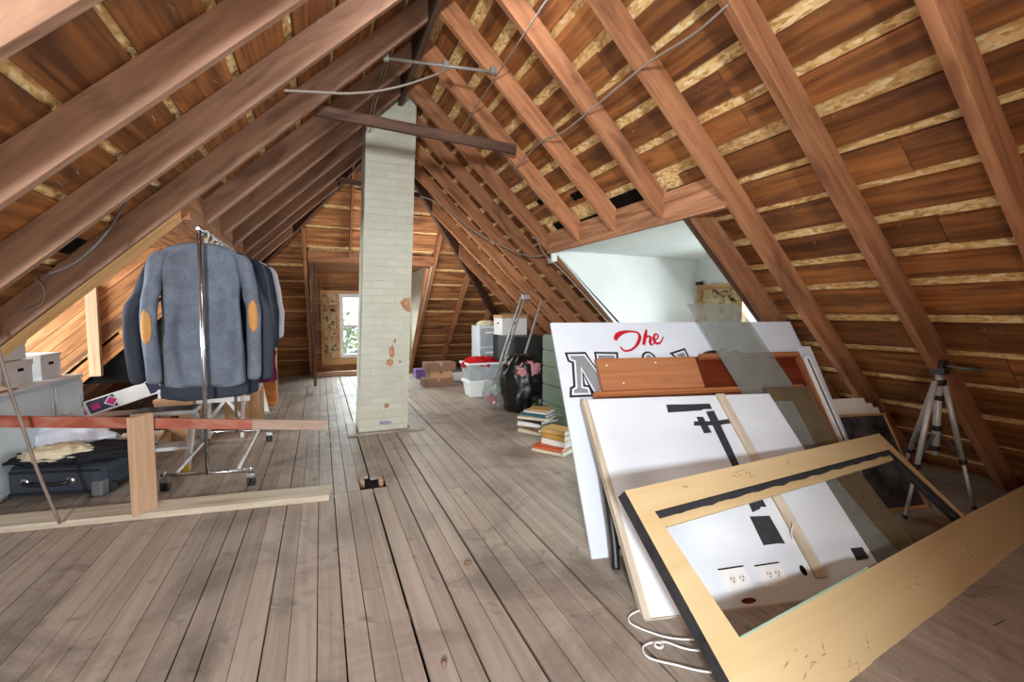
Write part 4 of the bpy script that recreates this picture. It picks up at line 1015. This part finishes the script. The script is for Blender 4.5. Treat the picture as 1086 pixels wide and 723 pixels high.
# green chest of drawers
t = thing('green_chest', (2.6, 4.25, 0), 'pale green metal chest of drawers half hidden by the white sign', 'chest of drawers')
mb = MB(); mb.box(2.325, 2.8, 3.75, 4.62, .0, .95); mb.build('body', 'green', t, bevel=.005)
zz = [.02, .20, .40, .60, .78, .94]
for a, b in zip(zz[:-1], zz[1:]):
    mb = MB(); mb.box(2.305, 2.325, 3.76, 4.61, a + .006, b - .006); d_ = mb.build('drawer', 'green', t, bevel=.004)
    mb = MB(); mb.box(2.293, 2.305, 4.12, 4.26, (a + b) / 2 - .008, (a + b) / 2 + .012); mb.build('pull', 'green', d_, bevel=.003)
# books
def book(c, sx, sy, h, rot, cover, label, cat='book', pages='paper'):
    t = thing('book', c, label, cat, 'books piled by the green chest'); t.rotation_euler = (0, 0, rot)
    mb = MB(); mb.box(-sx / 2, sx / 2, -sy / 2, sy / 2, 0, .003); mb.box(-sx / 2, sx / 2, -sy / 2, sy / 2, h - .003, h); mb.box(-sx / 2, -sx / 2 + .004, -sy / 2, sy / 2, 0, h); mb.build('cover', cover, t, world=False)
    mb = MB(); mb.box(-sx / 2 + .004, sx / 2 - .006, -sy / 2 + .006, sy / 2 - .006, .003, h - .003); mb.build('pages', pages, t, world=False)
for nm, c in (('teal', rgb(46, 104, 112)), ('orange', rgb(206, 92, 48)), ('tan', rgb(196, 156, 96)), ('ochre', rgb(188, 146, 62)), ('black', rgb(30, 30, 34)), ('brown', rgb(132, 96, 70)), ('cream', rgb(214, 202, 176))):
    M['bk_' + nm] = plain('book_' + nm, c, .6, var=.1)
z = 0.0
for (dx, dy, sx, sy, h, r_, cv, lab) in (
    (.0, .0, .24, .30, .035, .5, 'bk_cream', 'cream book at the very bottom of the pile behind the box stack'),
    (.01, -.02, .22, .28, .03, .2, 'bk_brown', 'brown book second from the floor in the taller pile'),
    (-.01, .02, .22, .29, .045, .7, 'paper', 'thick white book in the middle of the taller pile'),
    (.02, .0, .25, .31, .03, .35, 'bk_black', 'black book under the teal one in the taller pile'),
    (.0, -.01, .24, .33, .028, .75, 'bk_cream', 'cream book slid out under the teal book'),
    (.02, .0, .23, .30, .026, .55, 'bk_teal', 'teal book near the top of the taller pile'),
    (.03, .0, .2, .26, .018, .6, 'paper', 'thin white book second from the top of the taller pile'),
    (.04, .01, .18, .2, .016, .9, 'bk_tan', 'tan book lying on the very top of the taller pile')):
    book((1.98 + dx, 4.08 + dy, z + .001), sx, sy, h, r_, cv, lab); z += h + .001
z = 0.0
for (dx, dy, sx, sy, h, r_, cv, lab) in (
    (-.01, .0, .25, .31, .028, .55, 'bk_cream', 'cream book at the bottom of the shorter pile by the white sign'),
    (-.02, .01, .23, .28, .025, .65, 'bk_orange', 'orange red book second from the floor in the shorter pile'),
    (.03, .0, .17, .25, .05, .45, 'paper', 'thick white book in the middle of the shorter pile'),
    (.03, .0, .16, .24, .045, .42, 'bk_ochre', 'ochre yellow book near the top of the shorter pile'),
    (.03, .01, .17, .24, .04, .5, 'bk_tan', 'tan book on the top of the shorter pile')):
    book((1.86 + dx, 3.46 + dy, z + .001), sx, sy, h, r_, cv, lab); z += h + .001

# ------------------------------------------------------------ the white sign and the pile leaning with it
SM = frame_mat((1.19, 1.833, 0), (.98, -.199, 0), (.109, .54, .835))
t = thing('shop_sign', None, 'large white sign board with red script and grey outlined letters', 'sign', mat=SM)
mb = MB(); mb.box(0, 1.754, 0, 1.359, -.018, 0); mb.build('board', 'sign_white', t, bevel=.002, world=False)
def ribbon(pts, widths, z, name, mat, par, h=.0012, k=8):
    P = smooth_path([V(p[0], p[1], 0) for p in pts], k); n = len(P); mb = MB(); Lf = []; Rt = []
    for i, p in enumerate(P):
        d_ = (P[min(i + 1, n - 1)] - P[max(i - 1, 0)]); d_.normalize(); nn = V(-d_.y, d_.x, 0)
        f = i / (n - 1) * (len(widths) - 1); a = int(min(f, len(widths) - 2)); w_ = widths[a] + (widths[a + 1] - widths[a]) * (f - a)
        Lf.append(p + nn * w_ / 2 + V(0, 0, z)); Rt.append(p - nn * w_ / 2 + V(0, 0, z))
    i0 = len(mb.v); up = V(0, 0, h)
    for l, r_ in zip(Lf, Rt): mb.v += [l, r_, r_ + up, l + up]
    for i in range(n - 1):
        a, b = i0 + 4 * i, i0 + 4 * i + 4
        mb.face([a + 3, a + 2, b + 2, b + 3]); mb.face([a, a + 3, b + 3, b]); mb.face([a + 2, a + 1, b + 1, b + 2])
    mb.face([i0, i0 + 1, i0 + 2, i0 + 3]); e = i0 + 4 * (n - 1); mb.face([e + 3, e + 2, e + 1, e])
    return mb.build(name, mat, par, world=False)
# script "The"
ribbon([(.404, 1.226), (.43, 1.262), (.477, 1.284), (.53, 1.288), (.572, 1.278), (.578, 1.245), (.556, 1.205), (.525, 1.172), (.485, 1.150), (.445, 1.150), (.428, 1.178)], [.022, .036, .024, .014, .014, .022, .022, .016, .014, .014, .01], .0004, 'letter_t', 'sign_red', t)
ribbon([(.640, 1.302), (.622, 1.262), (.604, 1.222), (.590, 1.188)], [.012, .022, .022, .020], .0004, 'letter_h', 'sign_red', t)
ribbon([(.598, 1.206), (.618, 1.238), (.640, 1.252), (.652, 1.240), (.640, 1.210), (.640, 1.190), (.655, 1.192), (.672, 1.21)], [.006, .010, .014, .020, .020, .014, .010, .006], .0006, 'letter_h', 'sign_red', t)
ribbon([(.668, 1.216), (.695, 1.232), (.708, 1.252), (.700, 1.268), (.684, 1.258), (.672, 1.230), (.676, 1.202), (.700, 1.198), (.724, 1.218), (.745, 1.248)], [.008, .010, .012, .012, .014, .020, .020, .014, .010, .006], .0008, 'letter_e', 'sign_red', t)
# outlined block letters
def offset_poly(P, d):
    n = len(P); out = []
    A = sum(P[i][0] * P[(i + 1) % n][1] - P[(i + 1) % n][0] * P[i][1] for i in range(n)); sg = 1 if A > 0 else -1
    for i in range(n):
        p, q, r_ = Vector(P[i - 1]), Vector(P[i]), Vector(P[(i + 1) % n])
        e1, e2 = (q - p).normalized(), (r_ - q).normalized(); n1, n2 = Vector((e1.y, -e1.x)) * sg, Vector((e2.y, -e2.x)) * sg
        m_ = n1 + n2
        if m_.length < .3: m_ = n1
        m_.normalize(); k = d / max(.45, m_.dot(n1)); out.append((q.x + m_.x * k, q.y + m_.y * k))
    return out
def flat(P, z, mat, name, par, h=.0008):
    bm = bmesh.new(); vs = [bm.verts.new((p[0], p[1], z)) for p in P]; f = bm.faces.new(vs); bm.normal_update()
    if f.normal.z < 0: f.normal_flip()
    ex = bmesh.ops.extrude_face_region(bm, geom=[f]); vv = [g for g in ex['geom'] if isinstance(g, bmesh.types.BMVert)]
    bmesh.ops.translate(bm, verts=vv, vec=(0, 0, h)); bmesh.ops.triangulate(bm, faces=[f for f in bm.faces if len(f.verts) > 4])
    bmesh.ops.recalc_face_normals(bm, faces=bm.faces[:])
    me = bpy.data.meshes.new(name); bm.to_mesh(me); bm.free(); me.materials.append(M[mat])
    o = bpy.data.objects.new(name, me); col.objects.link(o); o.parent = par; return o
def block_letter(P, name):
    o = flat(offset_poly(P, .026), .0003, 'sign_black', name, t); flat(offset_poly(P, .012), .0012, 'sign_white', 'white_outline', o); flat(P, .0021, 'sign_grey', 'grey_fill', o); return o
Mp = [(.085, 1.118), (.175, 1.118), (.252, .965), (.268, 1.118), (.372, 1.114), (.368, 1.092), (.345, 1.085), (.352, .905), (.378, .895), (.376, .870), (.272, .874), (.272, .898), (.292, .905), (.288, 1.04), (.222, .868), (.205, .868), (.140, 1.045), (.116, .905), (.152, .896), (.156, .873), (.066, .873), (.070, .892), (.094, .903), (.116, 1.085), (.088, 1.098)]
block_letter(Mp, 'letter_m')
# tops of the letters hidden behind the wooden unit
def arc(cx_, cy_, r1, r2, a0, a1, n=10): return [(cx_ + r1 * math.cos(a0 + (a1 - a0) * i / n), cy_ + r2 * math.sin(a0 + (a1 - a0) * i / n)) for i in range(n + 1)]
block_letter(arc(.60, 1.075, .026, .04, 0, 2 * PI * .999, 14)[:-1], 'letter_dot')
block_letter([(.795, 1.112), (.85, 1.128), (.862, 1.06), (.82, 1.06), (.818, 1.085)], 'letter_top')
block_letter([(.80, .95), (.84, .95), (.83, 1.02), (.81, 1.02)], 'letter_stem')
for pts in ([(.965, 1.085), (1.0, 1.115), (1.06, 1.128), (1.105, 1.125)], [(1.11, 1.10), (1.125, 1.14), (1.15, 1.145), (1.165, 1.115), (1.20, 1.118), (1.24, 1.126), (1.262, 1.09)]):
    ribbon(pts, [.02, .024, .022, .018], .0003, 'letter_curve', 'sign_black', t)

def in_sign(off): return SM @ Matrix.Translation((0, 0, off))
# wooden unit
t = thing('wooden_unit', None, 'brown wooden shelf unit with a lighter orange door leaning on the sign', 'shelf unit', mat=in_sign(.004))
mb = MB(); mb.box(.232, 1.655, .06, 1.085, 0, .016); mb.build('back_panel', 'mahogany', t, bevel=.002, world=False)
mb = MB(); mb.box(.93, 1.655, 1.062, 1.092, .016, .05, along=(1, 0, 0)); mb.build('top_rim', 'rimwood', t, bevel=.003, world=False)
mb = MB(); mb.box(1.63, 1.655, .06, 1.06, .016, .05, along=(0, 1, 0)); mb.build('side_rim', 'rimwood', t, bevel=.003, world=False)
mb = MB(); mb.box(.165, 1.56, .818, .852, .016, .062, along=(1, 0, 0)); mb.build('shelf_edge', 'rimwood', t, bevel=.004, world=False)
mb = MB(); mb.box(.225, .878, .858, 1.068, .016, .056, along=(1, 0, 0)); mb.build('door', 'veneer', t, bevel=.004, world=False)
mb = MB(); mb.box(.9, 1.625, .30, .815, .016, .04, along=(0, 1, 0)); mb.build('lower_panel', 'rimwood', t, bevel=.003, world=False)
mb = MB()
for (x, y) in ((.28, 1.02), (.36, .9), (.6, 1.03)): mb.sphere((x, y, .056), .006, .006, .004, 8, 6)
mb.build('screw_cap', 'paper', t, world=False)
# glass sheets
def sheet(name, pts, off, th, mat, label, cat, group=None):
    t = thing(name, None, label, cat, group, mat=in_sign(off)); mb = MB(); mb.prism([(p[0], p[1], 0) for p in pts], (0, 0, th)); mb.build('pane', mat, t, world=False); return t
sheet('glass_sheet', [(.944, 1.461), (1.326, 1.455), (1.467, .897), (1.62, .292), (1.69, .03), (1.32, .03), (1.20, .42), (1.081, .902)], .067, .005, 'dusty_glass', 'tall dusty glass sheet standing above the white sign edge', 'glass sheet', 'glass sheets in the leaning pile')
t = thing('white_moulding', None, 'narrow white moulding strip leaning right of the wooden unit', 'moulding', mat=in_sign(.05))
mb = MB(); mb.prism([(1.66, 1.045, 0), (1.695, 1.042, 0), (1.672, .40, 0), (1.635, .40, 0)], (0, 0, .03), along=(0, 1, 0)); mb.build('strip', 'white_plastic', t, bevel=.004, world=False)
mb = MB(); mb.prism([(1.662, 1.02, .03), (1.67, 1.02, .03), (1.648, .42, .03), (1.64, .42, .03)], (0, 0, .006)); mb.build('bead', 'grey_plastic', t, world=False)
t = thing('grey_board', None, 'grey board leaning at the far right end of the sign', 'board', mat=in_sign(.008))
mb = MB(); mb.prism([(1.70, 1.150, 0), (1.80, 1.148, 0), (1.745, .4, 0), (1.67, .4, 0)], (0, 0, .012)); mb.build('panel', 'sign_white', t, bevel=.002, world=False)

# taped white panel
PM = frame_mat((1.169, 1.376, 0), (.973, -.23, 0), (.171, .722, .671))
t = thing('laminate_board', None, 'white panel in a wooden tray with black tape and two outlets, leaning on the pile', 'panel', mat=PM)
mb = MB(); mb.box(0, 1.128, .0, 1.072, -.036, 0); mb.build('board', 'tray_white', t, bevel=.003, world=False)
mb = MB(); mb.box(-.03, .0, -.01, 1.07, -.04, .004, along=(0, 1, 0)); mb.build('side_strip', 'pale_board', t, bevel=.003, world=False)
mb = MB(); mb.box(-.03, 1.128, -.028, -.001, -.04, .006, along=(1, 0, 0)); mb.build('bottom_strip', 'pale_board', t, bevel=.003, world=False)
def patch(pts, z, h, mat, name, along=None):
    mb = MB(); mb.prism([(p[0], p[1], z) for p in pts], (0, 0, h), along=along); return mb.build(name, mat, t, world=False)
patch([(.449, 1.016), (.58, 1.013), (.715, 1.012), (.712, .975), (.66, .976), (.64, .968), (.439, .962)], .0003, .001, 'tape', 'tape_strip')
patch([(.666, .958), (.718, .964), (.70, .56), (.697, .395), (.646, .38), (.66, .6)], .0004, .001, 'tape', 'tape_strip')
patch([(.684, .445), (.730, .447), (.732, .401), (.683, .403)], .0003, .001, 'tape', 'tape_strip')
patch([(.567, .897), (.68, .893), (.795, .905), (.79, .876), (.70, .866), (.555, .870)], .0017, .001, 'tape', 'tape_strip')
patch([(.594, .926), (.634, .925), (.639, .823), (.593, .82)], .0006, .001, 'tape', 'tape_strip')
patch([(.621, .362), (.723, .358), (.729, .228), (.70, .232), (.62, .23)], .0003, .001, 'tape', 'tape_square')
patch([(1.036, .182), (1.099, .183), (1.1, .133), (1.032, .129)], .0003, .001, 'black_paint', 'dark_square')
patch([(.774, 1.070), (.826, 1.070), (.838, .075), (.786, .075)], .0005, .014, 'pale_board', 'batten', (0, 1, 0))
patch(arc(.748, .112, .014, .022, 0, 2 * PI * .999, 16)[:-1], .0003, .0012, 'void', 'cable_hole')
patch(arc(.436, .022, .034, .011, 0, 2 * PI * .999, 16)[:-1], .0003, .0012, 'mahogany', 'slot')
for x0, rs in ((.357, ((.403, .104), (.447, .106))), (.530, ((.578, .108), (.618, .110)))):
    pl_ = patch([(x0, .145), (x0 + .122, .150), (x0 + .124, .066), (x0 + .002, .06)], .0003, .004, 'white_plastic', 'outlet_plate')
    mb = MB(); mb.bar((x0, .149, .002), (x0 + .122, .154, .002), .004, .004); mb.build('plate_shadow_gap', 'void', pl_, world=False)  # black line paints the shade along the plate's upper edge
    for (rx, ry) in rs:
        mb = MB(); mb.prism([(rx + p[0], ry + p[1], .0043) for p in arc(0, 0, .018, .016, 0, 2 * PI * .999, 16)[:-1]], (0, 0, .003)); rc = mb.build('receptacle', 'paper', pl_, world=False)
        mb = MB()
        for (dx, dy) in ((-.007, .004), (.007, .004), (0, -.008)): mb.box(rx + dx - .002, rx + dx + .002, ry + dy - .004, ry + dy + .004, .0073, .0079)
        mb.build('slot', 'void', pl_, world=False)
mb = MB(); mb.tube(smooth_path([(.80, .315, .016), (.795, .30, .03), (.775, .27, .02), (.768, .24, .012)]), .003, 6); mb.build('tie_string', 'paper', t, world=False)

def sheet2(pts, off, th, mat, label):
    t = thing('glass_sheet', None, label, 'glass sheet', 'glass sheets in the leaning pile', mat=PM @ Matrix.Translation((0, 0, off))); mb = MB(); mb.prism([(p[0], p[1], 0) for p in pts], (0, 0, th)); mb.build('pane', mat, t, world=False)
sheet2([(1.138, 1.02), (1.257, 1.02), (1.221, .714), (1.205, .531), (1.285, .10), (1.29, .0), (1.138, 0)], -.014, .004, 'dusty_glass', 'small dusty glass sheet showing right along the taped white panel')
sheet2([(1.14, 1.135), (1.453, 1.135), (1.386, .761), (1.387, .558), (1.41, .10), (1.415, .0), (1.14, 0)], -.028, .005, 'smoked_glass', 'brownish glass sheet between the taped white panel and the picture frame')

# yellow plywood frame
FM = frame_mat((1.087, .826, 0), (.995, .102, -.016), (-.063, .723, .688))
t = thing('plywood_frame', None, 'big yellow plywood frame with black edges leaning in the right foreground', 'frame', mat=FM)
th = .052
def fpart(pts, name, mat, z0=-th, h=th, along=(1, 0, 0), par=None, caps=None, mats=None):
    mb = MB(); mb.prism([(p[0], p[1], z0) for p in pts], (0, 0, h), .5, 0 if caps is None else 1, along, caps=caps, off=(7.3, 2.1)); return mb.build(name, mats or mat, par or t, bevel=0, world=False)
PB = ['plywood', 'black_paint']
fpart([(0, .771), (1.94, .771), (1.885, .672), (.0845, .672)], 'top_bar', None, caps=0, mats=PB)
fpart([(0, .771), (.0845, .672), (.1435, .232), (.112, 0), (.02, 0)], 'left_bar', None, along=(1, 0, 0), caps=0, mats=PB)
fpart([(.112, 0), (.1435, .232), (1.0, .245), (1.957, .262), (3.1, .27), (3.1, .004)], 'bottom_bar', None, caps=0, mats=PB)
fpart([(1.94, .771), (1.99, .264), (1.955, .262), (1.885, .672)], 'right_bar', None, along=(0, 1, 0), caps=0, mats=PB)
fpart([(.02, -.001), (3.1, .003), (3.1, -.022), (.02, -.026)], 'lower_edge', 'black_paint', -.05, .048)
mb = MB(); n = 30
up_ = [(.083 + 1.79 * i / n, .671 - .004 * math.sin(i * 1.7) , 0) for i in range(n + 1)]; dn_ = [(.09 + 1.785 * i / n, .645 + .006 * math.sin(i * 2.3) * random.uniform(.3, 1), 0) for i in range(n + 1)]
for i in range(n): mb.prism([(a[0], a[1], -.02) for a in (up_[i], up_[i + 1], dn_[i + 1], dn_[i])], (0, 0, .017))
mb.build('black_seal', 'tape', t, world=False)
fpart([(.092, .645), (1.865, .652), (1.86, .615), (.10, .613)], 'rebate_strip', 'plywood', -.03, .022)
fpart([(1.885, .655), (1.868, .652), (1.90, .40), (1.93, .266), (1.955, .266), (1.925, .45)], 'black_rebate', 'black_paint', -.03, .022, (0, 1, 0))
fpart([(.142, .229), (.142, .236), (.98, .252), (.98, .2455)], 'green_edge', 'green', -.02, .0205)
rs = random.Random(5)
for (x, y, n_, sp) in ((.36, .10, 9, .07), (.55, .04, 4, .04), (.68, .06, 3, .02), (1.72, .15, 7, .07), (2.0, .1, 3, .05), (.66, .725, 8, .05), (.95, .70, 3, .08), (.3, .735, 2, .01), (1.2, .12, 4, .1)):
    for _ in range(n_):
        px, py = x + rs.gauss(0, sp * .6), y + rs.gauss(0, min(.02, sp * .3)); ang = rs.gauss(.15, .35); L_, W_ = rs.uniform(.012, .05), rs.uniform(.0012, .003)
        if not (.012 < py < .225 or .69 < py < .755): continue
        c_, s_ = math.cos(ang), math.sin(ang); mb = MB()
        mb.prism([(px + a * c_ - b * s_, py + a * s_ + b * c_, .0002) for a, b in ((-L_ / 2, 0), (0, -W_ / 2), (L_ / 2, 0), (0, W_ / 2))], (0, 0, .0005)); mb.build('scuff', 'carton_dark', t, world=False)

# picture frame with mats
FPM = frame_mat((3.01, 1.615, 0), (.982, -.191, 0), (.094, .484, .87))
t = thing('picture_frame', None, 'dark picture in a narrow wooden frame leaning near the tripod', 'picture frame', mat=FPM)
mb = MB(); mb.box(.012, .409, .012, .592, -.012, -.004); mb.build('picture', 'dark_art', t, world=False)
mb = MB()
for (a, b, c, d_) in ((0, .421, .59, .604), (0, .421, 0, .02), (0, .014, .02, .59), (.405, .421, .02, .59)): mb.box(a, b, c, d_, -.02, .004)
mb.build('frame_moulding', 'lath', t, bevel=.002, world=False)
mb = MB(); mb.box(-.085, -.005, .42, .60, -.03, .01); bl = mb.build('wood_block', 'rimwood', t, bevel=.004, world=False)
GM = 'white mat boards behind the picture'
for i, (a, b, c, lab) in enumerate(((-.055, .363, .73, 'tallest white mat board behind the dark picture'), (-.04, .40, .69, 'middle white mat board behind the dark picture'), (-.02, .425, .655, 'lowest white mat board directly behind the dark picture'))):
    tt = thing('mat_board', None, lab, 'mat board', GM, mat=FPM @ Matrix.Translation((0, 0, -.036 - .008 * (2 - i))))
    mb = MB(); mb.box(a, b, .03, c, 0, .004); mb.build('card', 'paper', tt, bevel=.001, world=False)
    mb = MB(); mb.box(a, b, .03, c, -.0015, -.0002); mb.build('backing', 'carton', tt, world=False)

# chair part and shelf between sign and panel
t = thing('folding_chair', (1.32, 1.72, 0), 'folded black chair wedged between the white sign and the taped panel', 'chair')
mb = MB(); mb.tube(smooth_path([(1.235, 1.70, .01), (1.25, 1.74, .12), (1.265, 1.80, .25), (1.285, 1.87, .36), (1.31, 1.95, .46)]), [.02, .021, .022, .024, .026, .024, .022] * 4 if False else .02, 8); mb.build('leg', 'black_plastic', t)
mb = MB(); mb.tube(smooth_path([(1.60, 1.60, .01), (1.62, 1.70, .18), (1.64, 1.80, .34)]), .016, 8); mb.build('leg', 'black_plastic', t)
mb = MB(); mb.prism([(1.27, 1.76, .16), (1.60, 1.69, .16), (1.63, 1.80, .34), (1.30, 1.87, .34)], (0, -.015, .012)); mb.build('seat', 'black_plastic', t, bevel=.006)
mb = MB(); mb.tube([(1.25, 1.74, .09), (1.6, 1.69, .09)], .01, 8); mb.build('stretcher', 'black_plastic', t)
SB = in_sign(.012)

# wire on the floor
cable('loose_string', [(1.45, 1.40, .006), (1.16, 1.426, .006), (1.073, 1.39, .006), (1.109, 1.307, .006), (1.19, 1.235, .006), (1.40, 1.15, .006)], .0034, 'white_plastic', 'thin white string curling out from under the taped panel', 'cord')
cable('loose_string', [(1.45, 1.07, .006), (1.2, 1.17, .006), (1.12, 1.25, .006), (1.04, 1.26, .006), (1.02, 1.21, .006), (1.08, 1.15, .006), (1.184, 1.069, .006), (1.40, 1.0, .006)], .0034, 'white_plastic', 'second thin white string looping on the floor nearest the camera', 'cord')
mb = MB(); mb.tube([(1.085 + .014 * math.cos(q), 1.235 + .014 * math.sin(q), .014) for q in [2 * PI * k / 14 for k in range(15)]], .004, 6)
tag(mb.build('cord_ring', 'white_plastic'), 'small white loop knotted in the nearer floor cord', 'cord')

# tripod
tc = V(3.30, 1.52, 0)
t = thing('camera_tripod', tc, 'small silver camera tripod standing under the slope at right', 'tripod')
top = V(3.33, 1.48, .80)
feet = [V(3.648, 1.415, .0), V(3.105, 1.50, .0), V(3.60, 1.80, .0)]
mb = MB(); mb.tube([(3.33, 1.48, .36), (3.33, 1.48, .84)], .019, 12); mb.build('centre_column', 'alu', t)
for z, r_ in ((.79, .034), (.70, .026), (.52, .028), (.40, .022)):
    mb = MB(); mb.tube([(3.33, 1.48, z - .014), (3.33, 1.48, z + .014)], r_, 14); mb.build('collar', 'black_plastic', t)
for ft in feet:
    hd = top + (V(ft.x, ft.y, 0) - V(top.x, top.y, 0)).normalized() * .035; kn_ = hd + (ft - hd) * .62
    mb = MB(); mb.tube([hd, kn_], .0145, 10); lg = mb.build('leg', 'alu', t)
    mb = MB(); mb.tube([kn_, ft + V(0, 0, .012)], .010, 10); mb.build('lower_tube', 'alu', lg)
    mb = MB(); mb.sphere(kn_, .022, .022, .02, 12, 8); mb.build('clamp', 'black_plastic', lg)
    mb = MB(); mb.sphere(ft + V(0, 0, .014), .014, .014, .014, 10, 8); mb.build('rubber_foot', 'rubber', lg)
    mb = MB(); mb.bar((3.33, 1.48, .50), hd + (ft - hd) * .56, .014, .006); mb.build('brace', 'grey_plastic', t)
mb = MB(); mb.box(3.295, 3.365, 1.445, 1.515, .84, .88); mb.box(3.30, 3.36, 1.45, 1.51, .905, .92); mb.tube([(3.30, 1.48, .892), (3.365, 1.48, .892)], .024, 12); mb.build('pan_head', 'black_plastic', t, bevel=.004)
mb = MB(); mb.tube([(3.35, 1.46, .89), (3.42, 1.40, .875), (3.47, 1.36, .868)], [.006, .012, .015], 8); mb.build('pan_handle', 'grey_plastic', t)

# debris on the floor boards
for i, (x, y, l) in enumerate(((.62, 2.03, 'small dark chip lying by the wide floor gap near the middle'), (.36, 1.46, 'tiny dark chip on the near floor boards'))):
    blob('wood_chip', (x, y, .006), (.018 - .008 * i, .012, .008), 'carton_dark', l, 'debris', .3, 3, i, nu=14, nv=10)
mb = MB(); mb.box(.225, .262, 3.36, 3.44, -.058, -.004); tag(mb.build('wood_block', 'pine', bevel=.006), 'small wood block in the left hole of the floor', 'block')
mb = MB(); mb.box(.36, .39, 3.33, 3.40, -.058, -.004); tag(mb.build('wood_block', 'pine', bevel=.006), 'small wood block in the right hole of the floor', 'block')
